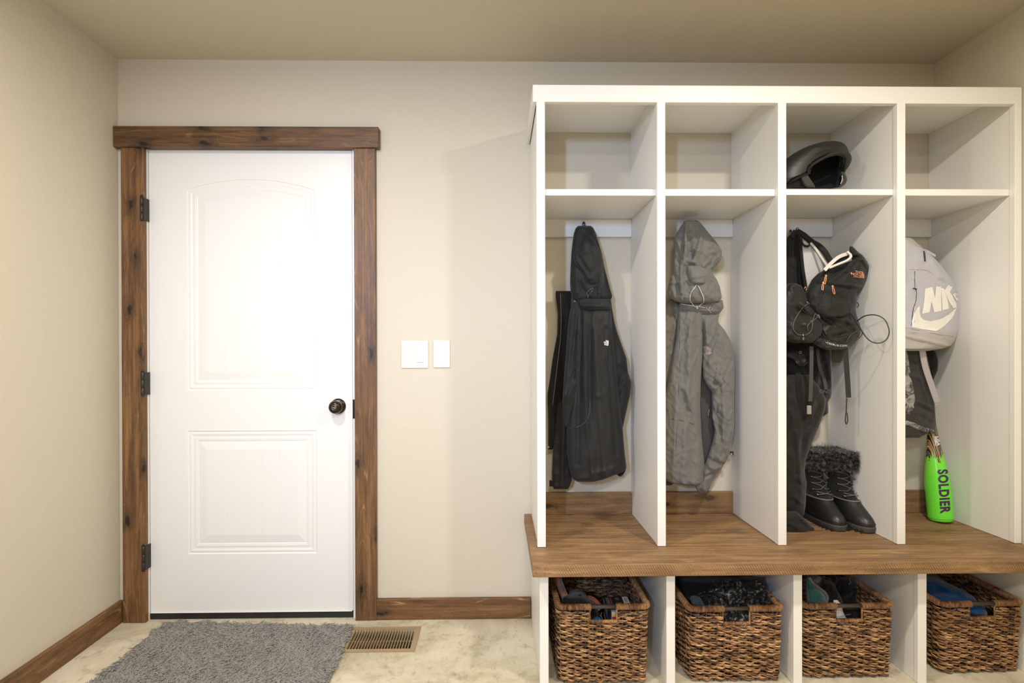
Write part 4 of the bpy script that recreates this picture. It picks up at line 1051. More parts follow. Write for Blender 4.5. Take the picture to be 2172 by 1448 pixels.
cord('cord', [(1745, 690), (1745, 706), (1760, 720), (1790, 724), (1800, 720)], .0016, CB, lp, T2, -.27, .002)
cord('cord_lock', [(1703, 709), (1703, 713)], .0035, M['nickel'], lp, T2, -.32, .003)
cord('cord_lock', [(1703, 715), (1703, 720)], .0040, CG, lp, T2, -.32, .003)
cord('cord_lock', [(1733, 668), (1736, 674)], .0040, CG, lp, T2, -.3, .004)
cord('cord_lock', [(1709, 641), (1713, 645)], .0035, CG, lp, T2, -.3, .004)
# big springy loop
lpts = [(1801, 659), (1811, 672), (1821, 690), (1829, 703), (1839, 717), (1852, 726), (1868, 727), (1881, 719), (1886, 706), (1884, 692), (1876, 677), (1862, 669), (1848, 667.5), (1834, 670), (1824, 676), (1818, 681)]
cord('elastic_loop', [(x, y, -.26-.13*math.sin(i/15*PI)) for i, (x, y) in enumerate(lpts)], .0022, CB, lp, [], -.25)
cord('elastic_loop', [(1805, 664, -.275), (1815, 682, -.275), (1824, 695, -.275), (1829, 705, -.27), (1826, 713, -.27), (1818, 720, -.27), (1804, 727, -.265)], .002, CB, lp, [], -.27)
wb = ribbon('wide_strap', [(1793, 738, -.235), (1796, 780, -.232), (1800, 843, -.23)], 11, M['web'], lp, [], -.23)
cord('strap_tail', [(1796, 844, -.23), (1795, 870, -.23), (1793, 890, -.23), (1795, 899, -.23), (1798, 893, -.23), (1797, 875, -.23)], .0022, CB, wb, [], -.23)
sb = ribbon('narrow_strap', [(1721, 734, -.235), (1721, 780, -.235), (1720, 820, -.235), (1718.5, 851, -.235)], 8, M['webg'], lp, [], -.235)
a = at(1716, 869, -.235); bk = MB().box(a.x-.009, a.x+.009, a.y-.004, a.y+.004, a.z-.018, a.z+.018); bevel(bk.build('buckle', M['clear'], sb), .003)
ribbon('narrow_strap', [(1734, 738, -.22), (1738, 775, -.22), (1748, 805, -.22), (1752, 826, -.22)], 7, M['webg'], lp, [ps], -.22, .006)
loft('grey_cloth_shadow', [(733, 1764, 1789, .5), (750, 1764, 1788), (764, 1764, 1787), (769, 1766, 1780, .5)], -.12, .02, M['webg'], lp, .002, seg=30, n=24)  # dark grey piece for grey cloth and the shadow on the panel
# ------------------------------------------------------------------ daypack
dp = empty('daypack', at(1690, 490, -.07)); tag(dp, 'black daypack with rose gold zip pulls and white lining, hanging by a strap', 'bag')
PK = M['pack']
bp_ = loft('back_panel', [(511, 1699, 1718, .5), (518, 1699, 1724), (536, 1701, 1736), (556, 1703, 1748), (566, 1704, 1752), (580, 1705, 1742), (596, 1707, 1730), (612, 1709, 1722, .5)], -.105, .02, M['linwhite'], dp, .001, seg=40, n=50)
db = loft('main_compartment', [(548, 1816, 1832, .4), (554, 1806, 1838), (560, 1786, 1841), (566, 1768, 1844), (572, 1750, 1845), (581, 1734, 1844), (592, 1723, 1840), (602, 1717, 1835), (612, 1712, 1829), (622, 1707, 1819), (634, 1706, 1817), (646, 1707, 1817), (656, 1712, 1814), (664, 1722, 1809), (670, 1738, 1795), (674, 1752, 1775, .5)], -.215, .19, PK, dp, .004, (.03, .02), 71, wr=.0022,
    creases=[(1805, 552, 1795, 578, 3, -.012), (1800, 560, 1762, 592, 4, .012), (1795, 575, 1760, 600, 4, -.010), (1815, 560, 1775, 596, 5, .010), (1840, 575, 1800, 600, 4, .006), (1770, 604, 1826, 610, 2, -.007), (1765, 608, 1822, 614, 3, .006), (1735, 590, 1758, 578, 4, .008), (1740, 600, 1750, 585, 3, -.007), (1730, 620, 1800, 640, 8, .006), (1822, 548, 1840, 565, 4, -.006), (1824, 556, 1838, 580, 4, .006)], n=130, seg=110)
tr = loft('top_roll', [(522, 1803, 1808, .5), (527, 1801, 1813), (534, 1802, 1820), (541, 1804, 1829), (548, 1806, 1835), (556, 1808, 1838), (562, 1812, 1836, .5)], -.235, .09, PK, dp, .003, seed=72, creases=[(1808, 542, 1830, 538, 2, -.007), (1808, 548, 1834, 546, 3, .006)], n=50, seg=50)
ribbon('lining_edge', [(1749, 573, -.31), (1762, 559, -.305), (1779, 545, -.295), (1797, 538, -.285)], 7.5, M['linwhite'], dp, [], -.3, thick=.004)
cord('lining_edge', [(1759, 568, -.31), (1778, 560, -.31), (1795, 553, -.31), (1804, 546, -.31), (1804, 540, -.30), (1797, 534, -.29)], 0.0046, M['linwhite'], dp, [], -.3, n=10)
cord('opening_shade', [(1762, 566, -.275), (1780, 553, -.27), (1798, 545, -.27)], .014, M['blk2'], dp, [], -.27, n=10, flat=.5)  # dark roll added for the shade inside the open pack
dstr = ribbon('shoulder_strap', [(1690, 490, -.085), (1705, 499, -.10), (1722, 513, -.12), (1736, 521, -.13), (1748, 532, -.14), (1758, 548, -.15), (1768, 562, -.17)], 12, M['pack'], dp, [], -.1, thick=.012)
ribbon('strap_lining', [(1719, 515, -.13), (1730, 527, -.14), (1742, 545, -.155), (1754, 563, -.17)], 5, M['linwhite'], dp, [], -.13)
ribbon('shoulder_strap', [(1690, 492, -.085), (1696, 505, -.10), (1699, 530, -.115), (1703, 570, -.125), (1708, 600, -.13), (1710, 616, -.15)], 6, M['pack'], dp, [], -.1, thick=.010)
ribbon('strap_web', [(1687, 489, -.09), (1680+2, 497, -.09), (1679+3, 505, -.09)], 9, M['pack'], dp, [], -.09)
cord('grab_loop', [(1699, 505, -.12), (1701, 515, -.125), (1707, 521, -.13), (1714, 522, -.13), (1719, 516, -.125)], .0045, M['pack'], dp, [], -.12, n=8, flat=.5)
tnf(1820.5, 582, 21, 18, .10, M['rose'], dp, [db], -.3)
def pull(pts, w):
    z = MB(); a, b = [on_surf(x, y, [db], -.3, .004) for x, y in pts]
    d = (b-a); side = d.cross(Vector((0, 1, 0))).normalized()
    z.tube([a-d*.15, a+d*.22], w*.62, 8, flat=.7)
    z.tube([a+d*(.62-.42*math.copysign(abs(math.cos(t_))**.6, math.cos(t_)))+side*(w*.52*math.copysign(abs(math.sin(t_))**.5, math.sin(t_))) for t_ in np.linspace(0, 2*PI, 25)[:-1]], w*.27, 8, closed=True)
    o = z.build('zip_pull', M['rose'], dp, True); o['label'] = 'rose gold zip pull'
pull([(1751, 586), (1749.5, 602)], .0062); pull([(1745, 600), (1744, 615)], .0058); pull([(1764, 608), (1768, 622)], .0062)
cord('zip_cord', [(1750, 602), (1752, 612), (1749, 624), (1744, 632)], .0015, CB, dp, [db], -.3)
cord('zip_cord', [(1767, 622), (1767, 632), (1764, 640)], .0015, CB, dp, [db], -.3)
cord('zip_seam', [(1722, 596), (1745, 584), (1790, 566), (1806, 556)], .0016, M['cordb'], dp, [db], -.3, .0005)
cord('zip_seam', [(1768, 608), (1795, 611), (1826, 612)], .0016, M['cordb'], dp, [db], -.3, .0005)
cord('side_loop', [(1812, 640, -.22), (1819, 642, -.22), (1821, 648, -.22), (1817, 652, -.22)], .002, CB, dp, [], -.2)
cord('strap_ring', [(1706, 612, -.2), (1709, 608, -.2), (1711, 612, -.2), (1709, 616, -.2)], .0016, M['rose'], dp, [], -.2)

# ------------------------------------------------------------------ helmet on the shelf of the third bay
hz_ = SHZ3
hc = at(1742, 360, -.20); hc.z = hz_+.080
hel = empty('ski_helmet', (hc.x, hc.y, hz_)); tag(hel, 'matte black ski helmet on the shelf of the third locker bay', 'helmet')
hx_min = bays[2][0]+.004
HB = [(1713, 367), (1715, 360), (1724, 350), (1738, 340.5), (1755, 332.5), (1768, 328.5), (1779, 327.5), (1786, 330), (1788, 338), (1786, 350), (1786, 362)]
low = [(1600, 420), (1655, 403), (1668, 393), (1680, 383), (1698, 376), (1706, 372)]
opening = HB+[(1789, 368), (1900, 372), (1900, 430), (1600, 430)]+low
hrows = [(301.5, 1754, 1778, .35), (303, 1744, 1785, .6), (307, 1728, 1792, .8), (313, 1710, 1797, .95), (320, 1695, 1800), (328, 1681, 1802), (338, 1667, 1801), (348, 1657, 1798), (358, 1650, 1794), (368, 1646, 1790), (380, 1645, 1788), (392, 1648, 1786, .95), (396.5, 1652, 1784, .9)]
for nm, sh_, mt, cutp, y_ in (('helmet_shell', 0, M['helmet'], opening, -.20), ('helmet_liner', 6, M['helmin'], None, -.20)):
    rr_ = [(r[0]+(sh_ if r[0] < 350 else 0)*.9*(350-r[0])/50, r[1]+sh_, r[2]-sh_)+tuple(r[3:]) for r in hrows]
    inner = [(x+(2 if x > 1750 else 3), y+2.5) for x, y in HB]
    cp_ = [(opening, False)] if cutp else [([(1719, 372), (1724, 356), (1740, 344), (1758, 336), (1778, 332), (1783, 336), (1782, 372), (1790, 400), (1790, 420), (1600, 420), (1600, 404), (1668, 397), (1700, 380)], False)]
    o = loft(nm, rr_, y_, .20-sh_*.003, mt, hel, 0, seed=80, cut=cp_, n=110, seg=150, power=2.15, ends=(.6, .9), back=.5, fine=0)
    s = o.modifiers.new('thick', 'SOLIDIFY'); s.thickness = .006; s.offset = -1
    if cutp: HSH = o
def shell_pt0(x, y):
    return on_surf(x, y-1.5, [HSH], -.27, .0005)
MB().tube([shell_pt0(x, y) for x, y in cat([(1655, 403), (1668, 393.5), (1680, 383.5), (1698, 376), (1708, 371), (1713, 367)], 30)], .0035, 8).build('shell_trim', M['helmet'], hel, True)
# outer visor: its lip follows the opening and juts out to the right
def shell_pt(x, y, d=0.):
    q = on_surf(x, y, [HSH], -.22, d); return q
lip = []; rad = []
top_edge = [(1713, 368), (1715, 359), (1724, 349), (1738, 339.5), (1755, 331), (1768, 327), (1780, 325.5), (1789, 328), (1794, 336), (1793, 347), (1791, 358), (1790, 365)]
Yl = [-.262, -.278, -.292, -.301, -.306, -.306, -.300, -.290, -.275, -.262, -.250, -.240]
C = cat([(x, y, q) for (x, y), q in zip(top_edge, Yl)], 67)
V = []; Fc = []
for i, c in enumerate(C):
    t_ = i/66; out = 1.0+ (6.5*math.sin(PI*min(1, max(0, (t_-.35)/.6)))**1.0)
    a, b = C[max(i-1, 0)], C[min(i+1, 66)]; dx, dy = b[0]-a[0], b[1]-a[1]; L_ = math.hypot(dx, dy); nx, ny = dy/L_, -dx/L_
    prof_ = [(-1.0, .010), (-1.5, -.002), (0, -.010), (out*.5, -.012), (out, -.007), (out+1.2, .002), (out, .012), (out*.5, .02), (0, .022)]
    for (k, dy_) in prof_: V.append(at(c[0]+nx*k*1.6, c[1]+ny*k*1.25, c[2]+dy_-.004))
m_ = len(prof_)
for i in range(66):
    for k in range(m_): Fc.append((i*m_+k, i*m_+(k+1) % m_, (i+1)*m_+(k+1) % m_, (i+1)*m_+k))
Fc += [tuple(range(m_-1, -1, -1)), tuple(66*m_+k for k in range(m_))]
MB().add(V, Fc).build('visor_brim', M['helmet'], hel, True)
MB().tube([at(c[0]-1.4, c[1]+2.2, c[2]+.004) for c in C], .0032, 8).build('brim_padding', M['helmpad'], hel, True)
MB().tube([shell_pt(x, y, .0004) for x, y in cat([(1731, 327), (1745, 320.5), (1760, 316.5)], 14)], .0016, 8).build('vent_slot', M['helmin'], hel, True)
MB().tube([shell_pt(x, y, .0012) for x, y in cat([(1731, 326), (1745, 319.3), (1760, 315.3)], 14)], .0006, 6).build('vent_trim', M['nickel'], hel, True)
loft('ear_pad', [(369, 1699, 1712, .5), (377, 1699, 1717), (386, 1702, 1723), (394, 1707, 1728), (397.5, 1712, 1729, .5)], -.262, .03, M['helmpad'], hel, .002, seed=81, n=30, seg=36)
loft('ear_pad', [(374, 1664, 1694, .5), (384, 1660, 1702), (397, 1656, 1706, .5)], -.235, .05, M['helmin'], hel, .001, seed=82, n=30, seg=36)
cord('chin_strap', [(1786, 364, -.245), (1791, 373, -.25), (1793, 382, -.25), (1789, 390, -.25), (1781, 396, -.25)], .006, M['helmpad'], hel, [], -.25, n=8, flat=.4)
cord('strap_trim', [(1786, 372, -.258), (1786.5, 380, -.258), (1783, 390, -.258)], .0014, M['cordw'], hel, [], -.258)
sh_ = MB().box(hx_min+.03, hx_min+.19, -.375, -.10, hz_+.0003, hz_+.0011); pp = sh_.build('paper_sheet', M['paper']); tag(pp, 'thin white paper sheet lying under the black helmet', 'paper')
# ------------------------------------------------------------------ winter boots
def boot(toe_px, toe_py, ang, label, idx):
    tp = at_z(toe_px, toe_py, ZB+.012)
    R0 = Matrix.Rotation(ang, 4, 'Z')
    T = Matrix.Translation(Vector((tp.x, tp.y, ZB+.0008))) @ R0 @ Matrix.Scale(1.06, 4) @ Matrix.Translation((-.125, 0, 0))
    root = empty('winter_boot', T.translation); tag(root, label, 'boot', 'winter boots on the bench')
    # heel end x=-.13, toe x=+.13 ; rings stacked upwards: (h, x_back, x_front, half width front, half width back)
    def ring_loft(rings, n=64, seg=None):
        A = cat(rings, seg or len(rings)*5); V = []; Fc = []
        for (h, xb, xf, wf, wb, pw) in A:
            xc, hx = (xb+xf)/2, (xf-xb)/2
            for k in range(n):
                a = 2*PI*k/n; c, s = math.cos(a), math.sin(a)
                c2 = math.copysign(abs(c)**(2/pw), c); s2 = math.copysign(abs(s)**(2/pw), s)
                t_ = (c2+1)/2; wd = wb*(1-t_)+wf*t_
                V.append(T @ Vector((xc+c2*hx, s2*wd, h)))
        m_ = len(A)
        for i in range(m_-1):
            for k in range(n): Fc.append((i*n+k, i*n+(k+1) % n, (i+1)*n+(k+1) % n, (i+1)*n+k))
        Fc += [tuple(range(n-1, -1, -1)), tuple((m_-1)*n+k for k in range(n))]
        return MB().add(V, Fc)
    ring_loft([(0, -.118, .116, .044, .034, 2.5), (.004, -.122, .121, .047, .036, 2.5), (.016, -.122, .124, .049, .037, 2.5), (.022, -.121, .124, .049, .037, 2.5), (.024, -.12, .122, .047, .036, 2.5)]).build('sole', M['bsole'], root, True)
    for sy in (-1, 1):
        tr_ = MB()
        for k in range(12):
            x = -.10+k*.019
            wdt = (.036+(.049-.036)*((x+.12)/.24))*max(.3, (1-abs((x)/.128)**4))**.5
            tr_.tube([T @ Vector((x-.004, sy*(wdt-.004), .0046)), T @ Vector((x+.004, sy*(wdt+.0005), .0046)), T @ Vector((x+.005, sy*(wdt-.0005), .012))], .0040, 6)
        tr_.build('tread_lugs', M['brubber'], root)
    ru = ring_loft([(.022, -.119, .121, .047, .036, 2.4), (.034, -.118, .122, .048, .037, 2.3), (.050, -.116, .112, .046, .037, 2.2), (.066, -.114, .090, .044, .037, 2.1), (.082, -.112, .066, .041, .037, 2.1), (.096, -.110, .048, .039, .037, 2.1), (.100, -.109, .043, .038, .036, 2.1)]).build('rubber_shell', M['brubber'], root, True)
    # pale piping around the shell, bead above the sole
    def around(h, xb, xf, wf, wb, r, a0=0, a1=2*PI, hf=0.):
        P = []
        for k in range(49):
            a = a0+(a1-a0)*k/48; c, s = math.cos(a), math.sin(a); c2 = math.copysign(abs(c)**(2/2.15), c); s2 = math.copysign(abs(s)**(2/2.15), s)
            t_ = (c2+1)/2; P.append(T @ Vector(((xb+xf)/2+c2*(xf-xb)/2, s2*(wb*(1-t_)+wf*t_), h+hf*t_)))
        return P
    MB().tube(around(.099, -.1105, .046, .0395, .0375, .003), .0034, 8, closed=True).build('piping', M['btrim'], root, True)
    MB().tube(around(.036, -.1195, .1235, .0485, .0375, .003), .0018, 6, closed=True).build('shell_bead', M['brubber'], root, True)
    up = ring_loft([(.095, -.107, .042, .037, .035, 2.1), (.105, -.106, .030, .037, .036, 2.1), (.122, -.104, .012, .038, .038, 2.1), (.140, -.104, .002, .041, .041, 2.1), (.165, -.107, .000, .044, .044, 2.1), (.200, -.112, .004, .047, .047, 2.1), (.225, -.115, .008, .049, .049, 2.1)]).build('upper', M['bsuede'], root, True)
    fb = ring_loft([(.212, -.112, .006, .048, .048, 2.1), (.225, -.121, .016, .056, .056, 2.1), (.250, -.123, .020, .058, .058, 2.1), (.272, -.119, .017, .054, .054, 2.1), (.280, -.108, .004, .044, .044, 2.1)]).build('fur_cuff', M['fur'], root, True)
    r = np.random.default_rng(7+idx); n = 7500
    a = r.random(n)*2*PI; h = .214+r.random(n)**.8*.062
    hxc, hxr, wy = -.052, .070+.0*h, .057
    px = hxc+np.cos(a)*hxr; pyy = np.sin(a)*wy
    Pl = np.stack([px, pyy, h, np.ones(n)], 1); Wd = (np.array(T) @ Pl.T).T[:, :3]
    Rm = np.array(T)[:3, :3]
    dn = np.stack([np.cos(a)+r.normal(0, .5, n), np.sin(a)+r.normal(0, .5, n), r.normal(.0, .5, n)+(h-.24)*14], 1) @ Rm.T
    bd = np.stack([r.normal(0, .4, n), r.normal(0, .4, n), r.normal(-.25, .35, n)], 1)
    V, Q = strands(Wd, dn, bd, r.uniform(.012, .026, n), r.uniform(.0004, .0008, n), 4, 3)
    V[:, 0] = np.minimum(V[:, 0], bays[2][1]-.001)
    fs = np_mesh('fur_strands', V, Q, M['fur'], fb); fs['kind'] = 'stuff'
    # lacing on the front of the shaft
    FX = lambda h_: np.interp(h_, [.105, .122, .14, .165, .2, .225], [.030, .012, .002, 0, .004, .008])
    lc = MB(); eys = {-1: MB(), 1: MB()}; hs_ = [.128, .152, .176, .200]
    L_ = []; 
    for i, h_ in enumerate(hs_):
        f = FX(h_); wl = .026
        for sy in (-1, 1):
            xo = f-.016
            c = T @ Vector((xo, sy*.033, h_)); eys[sy].tube([T @ Vector((xo-.006, sy*.036, h_+.001)), T @ Vector((xo+.004, sy*.030, h_))], .0034, 6, flat=.5)
    for i in range(len(hs_)-1):
        for sy in (-1, 1):
            f0, f1 = FX(hs_[i]), FX(hs_[i+1])
            lc.tube(crv([T @ Vector((f0-.014, sy*.031, hs_[i])), T @ Vector((f0+.0035, sy*.012, hs_[i]+.004)), T @ Vector(((f0+f1)/2+.004, 0, (hs_[i]+hs_[i+1])/2)), T @ Vector((f1+.0035, -sy*.014, hs_[i+1]-.004)), T @ Vector((f1-.014, -sy*.031, hs_[i+1]))]), .0013, 5)
    # instep laces
    for sy in (-1, 1):
        lc.tube(crv([T @ Vector((.020, sy*.026, .114)), T @ Vector((.026, 0, .118)), T @ Vector((.012, -sy*.028, .124))]), .0016, 5)
        eys[sy].tube([T @ Vector((.012, sy*.036, .113)), T @ Vector((.024, sy*.026, .113))], .0045, 6, flat=.5)
    lc.build('laces', M['cordg'], root, True)
    for sy in (-1, 1): eys[sy].build('lace_hooks', M['nickel'], root, True)
    tg = T @ Vector((.016, -.004, .206)); tm = Matrix.Translation(tg) @ R0 @ Matrix.Rotation(PI/2, 4, 'Y')
    MB().lathe([(.001, -.004), (.008, -.004), (.009, 0), (.007, .004), (.001, .005)], tm, 18).build('lace_toggle', M['brubber'], root, True)
    pt_ = MB(); pt_.tube(crv([T @ Vector((.016, -.006, .203)), T @ Vector((.020, -.002, .190)), T @ Vector((.018, .006, .176))]), [.002]*4+[.002+.0009*i for i in range(13)], 8, flat=.3)
    pt_.build('pull_tab', M['bsole'], root, True)
    return root
boot(1788, 1123, math.radians(-88), 'left winter boot of the pair, nearer the black snow bibs', 0)
boot(1851, 1127, math.radians(-86), 'right winter boot of the pair, against the white divider', 1)

# ------------------------------------------------------------------ lilac-grey backpack, fourth bay
nk = empty('backpack', at(1931, 505, -.07)); tag(nk, 'light lilac grey backpack with a big white curved tick, hanging in the rightmost bay', 'bag')
LX4 = 1899
nb = loft('main_compartment', [(504, 1882, 1930, .4), (508, 1876, 1937), (515, 1874, 1943), (526, 1873, 1957), (540, 1872, 1974), (556, 1871, 1990), (572, 1870, 2003), (590, 1869, 2017), (606, 1868, 2025), (624, 1867, 2031), (650, 1866, 2034), (680, 1866, 2034), (700, 1866, 2033), (710, 1866, 2030), (716, 1868, 2027, .9)], -.165, .20, M['lilac'], nk, .003, (.03, .015), 91,
    creases=[(1925, 510, 1962, 532, 4, .006), (1938, 575, 1938, 690, 2, -.005), (1955, 574, 1980, 592, 2, .003), (1975, 545, 1995, 590, 6, -.012), (1990, 595, 2022, 612, 4, .007), (1940, 620, 1934, 690, 3, .004), (1925, 560, 1935, 640, 4, -.004)], n=120, seg=110)
nbb = loft('base_panel', [(696, 1866, 2028, .7), (704, 1866, 2031), (714, 1867, 2029), (724, 1868, 2024), (733, 1870, 2017), (739, 1874, 2000), (744, 1882, 1968, .6)], -.172, .21, M['lilacd'], nk, .002, (.05, .03), 92, creases=[(1922, 712, 2016, 735, 3, -.006), (1922, 705, 1950, 714, 3, .005)], n=50, seg=110)
cord('base_piping', [(1919, 693), (1950, 700), (1990, 708), (2022, 712)], .0018, M['lilac'], nk, [nb, nbb], -.25, .0008)
cord('base_seam', [(1919, 716), (1950, 722), (1990, 731), (2008, 735)], .0010, M['lilacs'], nk, [nbb], -.25, .0004)
tf = loft('top_flap', [(505, 1880, 1932, .4), (509, 1877, 1938), (518, 1875, 1948), (524, 1874, 1958, .6)], -.185, .14, M['lilacd'], nk, .002, seed=93, n=30, seg=60)
ribbon('flap_edge', [(1962, 530), (1974, 537), (1984, 543)], 5, M['lilac'], nk, [nb], -.2, .006, .004)
cord('pocket_gap', [(1959.5, 533), (1960.5, 545), (1961, 554)], .0060, M['gap'], nk, [nb], -.25, .0, n=8, flat=.3, up=(0, 1, 0))
cord('yoke_seam', [(1919, 571.5), (1945, 571.5), (1965, 573), (1977, 580)], .0009, M['lilacs'], nk, [nb], -.25, .0003)
cord('front_zip', [(1940, 575), (1940, 600), (1941, 612), (1944, 620), (1942, 640), (1937, 656), (1933, 690)], .0013, M['gap'], nk, [nb], -.25, .0003)
cord('zip_pull', [(1936, 611), (1943, 613)], .0022, M['gap'], nk, [nb], -.25, .002)
# lettering and swoosh, printed across the curved front
def npx(x, y): return (1915+x/5.36, 490+y/5.36)
NL = [[(248, 655), (332, 635), (362, 760), (372, 628), (432, 632), (436, 905), (352, 925), (322, 800), (298, 925), (216, 940), (240, 800)],
      [(432, 650), (462, 648), (500, 760), (520, 882), (446, 900), (440, 760)],
      [(470, 660), (545, 612), (560, 640), (520, 690), (590, 790), (600, 860), (556, 885), (500, 770), (560, 885), (520, 892), (480, 760)],
      [(560, 720), (612, 684), (622, 720), (598, 745), (625, 775), (612, 800), (585, 760)]]
NL[2] = [(470, 672), (512, 612), (560, 640), (530, 690), (566, 745), (606, 830), (604, 868), (570, 880), (520, 800), (492, 730)]
VF = ([], [])
for poly in NL+[[(190, 850), (186, 920), (200, 975), (240, 1012), (310, 1025), (420, 1000), (520, 945), (615, 862), (560, 985), (480, 1070), (378, 1140), (250, 1122), (100, 1092), (100, 1020), (130, 930), (165, 870)]]:
    v_, f_ = poly_mesh2d([poly], 28); k = len(VF[0]); VF[0].extend(v_); VF[1].extend([tuple(i+k for i in f) for f in f_])
decal('printed_logo', VF, npx, M['print'], nk, [nb, nbb], -.26, .0014)['label'] = 'white brand lettering above a curved tick'
ns = ribbon('hanging_strap', [(1955, 735, -.215), (1962, 775, -.215), (1975, 815, -.215), (1990, 858, -.215)], 13, M['lilacs'], nk, [], -.2)
cord('strap_stitch', [(1983, 854, -.219), (1996, 852, -.219)], .0008, M['lilacd'], ns, [], -.2)
# ------------------------------------------------------------------ camouflage and charcoal jacket behind it
cj = empty('winter_jacket', at(1931, 520, -.05)); tag(cj, 'charcoal jacket with pale camouflage panels below the lilac grey backpack', 'jacket')
ca = loft('sleeve', [(735, 1930, 1975, .6), (748, 1932, 1985), (765, 1940, 1990), (785, 1942, 1989), (800, 1944, 1982), (820, 1944, 1976, .6)], -.070, .05, M['blk2'], cj, .004, seed=101, n=50, seg=50)
cb = loft('body', [(700, 1877, 1960, .6), (740, 1877, 1963), (770, 1876, 1970), (800, 1876, 1976), (830, 1876, 1979), (862, 1876, 1983), (880, 1876, 1984), (900, 1876, 1986), (908, 1876, 1984), (916, 1876, 1972), (923, 1877, 1960), (928, 1879, 1944, .6)], -.150, .10, M['char'], cj, .004, (.04, .02), 102, creases=[(1925, 795, 1965, 806, 3, -.006), (1945, 745, 1955, 790, 5, .007), (1945, 850, 1980, 866, 2, -.007), (1944, 860, 1980, 876, 3, .006), (1945, 880, 1985, 900, 4, .006), (1955, 810, 1972, 860, 5, -.005)], n=110, seg=90)
cc_ = loft('camo_panel', [(735, 1880, 1924, .6), (760, 1880, 1928), (800, 1880, 1934), (830, 1880, 1940), (850, 1880, 1944), (870, 1880, 1942), (880, 1880, 1940, .6)], -.182, .06, M['camo'], cj, .003, seed=103, n=60, seg=50)
cord('hem_band', [(1920, 896), (1935, 900), (1950, 907), (1968, 913), (1980, 915)], .010, M['camo'], cj, [cb], -.20, .0, n=10, flat=.35, up=(0, 1, 0))
loft('hem', [(912, 1877, 1960, .8), (920, 1877, 1962), (928, 1879, 1950, .8)], -.12, .09, M['char'], cj, .001, n=24, seg=60)
# ------------------------------------------------------------------ bat
bat = empty('baseball_bat', at_z(1996, 1096, ZB)); tag(bat, 'neon green baseball bat with purple lettering standing in the rightmost bay', 'bat')
bc = at_z(1996, 1083, ZB+.045); bc.z = ZB+.0075
tp_ = at(1971, 850, -.105)
ax = (tp_-bc); Lb = ax.length; zax = ax.normalized()
Rb = Matrix.Translation(bc) @ zax.to_track_quat('Z', 'Y').to_matrix().to_4x4()
prof_b = [(.004, 0), (.036, .0005), (.0425, .006), (.0445, .016), (.0448, .03), (.0448, .13), (.0432, .17), (.0395, .205), (.0325, .25), (.0255, .30), (.0190, .355), (.0150, .41), (.0138, .445), (.0135, Lb-.03), (.021, Lb-.012), (.022, Lb-.003), (.004, Lb)]
pc = cat(prof_b, 90); pc = [(max(.002, float(a)), float(b)) for a, b in pc]
bo_ = MB().lathe(pc, Rb, 56).build('barrel', M['bat'], bat, True)
cap = MB().lathe([(.030, -.003), (.040, -.002), (.0425, .004), (.043, .010), (.0455, .0125), (.0455, .0145), (.040, .016)], Rb, 56).build('end_cap', M['bat'], bat, True)
lean = math.atan2((1996-1984), (1096-985))
bang = PI/2-lean*.62
T_ = text2d('SOLDIER', 1, .12, .045, 1.12, 0, .80)
decal('barrel_lettering', T_, frame_map(2001, 1041, bang, 27, 28), M['purple'], bat, [bo_], -.2, .0009)
decal('small_lettering', text2d('USA', 1, .3, .03), frame_map(1989, 935, bang, 11, 9), M['whitep'], bat, [bo_], -.15, .0009)
decal('small_lettering', text2d('BASEBALL', 1, .4, .03), frame_map(1984, 935, bang, 4.6, 5.2), M['whitep'], bat, [bo_], -.15, .0009)

# ------------------------------------------------------------------ what lies in the baskets
def lump(name, label, cat_, rows, yc, th, mat, amp=.006, seed=0, creases=(), power=2.2, group=None, freq=(.05, .05)):
    cx_ = rows[0][1]; B_ = BIN[0 if cx_ < 1420 else 1 if cx_ < 1690 else 2 if cx_ < 1950 else 3]
    r = empty(name, at((rows[0][1]+rows[0][2])/2, rows[0][0], yc)); tag(r, label, cat_, group)
    o = loft('body' if False else name+'_body', rows, yc, th, mat, r, amp, freq, seed, creases, 60, 60, power, clx=B_)
    return r, o
# sandals
def sandal(pts, wid, Y, label, ang):
    r = empty('sandal', at(pts[0][0], pts[0][1], Y)); tag(r, label, 'sandal', 'sandals in the leftmost basket')
    so = ribbon('sole', pts, wid, M['sandal'], r, [], Y, thick=.014)
    q = [(p[0]-1.0, p[1], p[2]-.0085) for p in pts]
    q2 = [tuple(np.array(q[0])*.9+np.array(q[1])*.1)]+q[1:-1]+[tuple(np.array(q[-1])*.85+np.array(q[-2])*.15)]
    ribbon('footbed', q2, wid*.62, M['orange'], r, [], Y, thick=.004)
    return r
sandal([(1180, 1216, -.34), (1186, 1234, -.36), (1192, 1250, -.375), (1198, 1266, -.39), (1202, 1285, -.40)], 15, -.36, 'grey sandal with an orange footbed standing against the basket side', 0)
lump('shoe', 'grey shoe tongue rising behind the black cap in the leftmost basket', 'shoe', [(1248, 1218, 1226, .5), (1254, 1206, 1238), (1262, 1203, 1246), (1275, 1202, 1256), (1300, 1204, 1262, .8)], -.33, .05, M['sandal'], .003, 111)
sd = empty('sandal', at(1256, 1270, -.37)); tag(sd, 'orange-edged sandal lying behind the black cap in the leftmost basket', 'sandal', 'sandals in the leftmost basket')
ribbon('footbed', [(1246, 1266, -.36), (1258, 1270, -.37), (1268, 1279, -.38), (1276, 1290, -.385)], 9, M['orange'], sd, [], -.37, thick=.008)
ribbon('sole', [(1244, 1270, -.353), (1257, 1274, -.363), (1267, 1283, -.373), (1274, 1292, -.378)], 11, M['sandal'], sd, [], -.37, thick=.008)
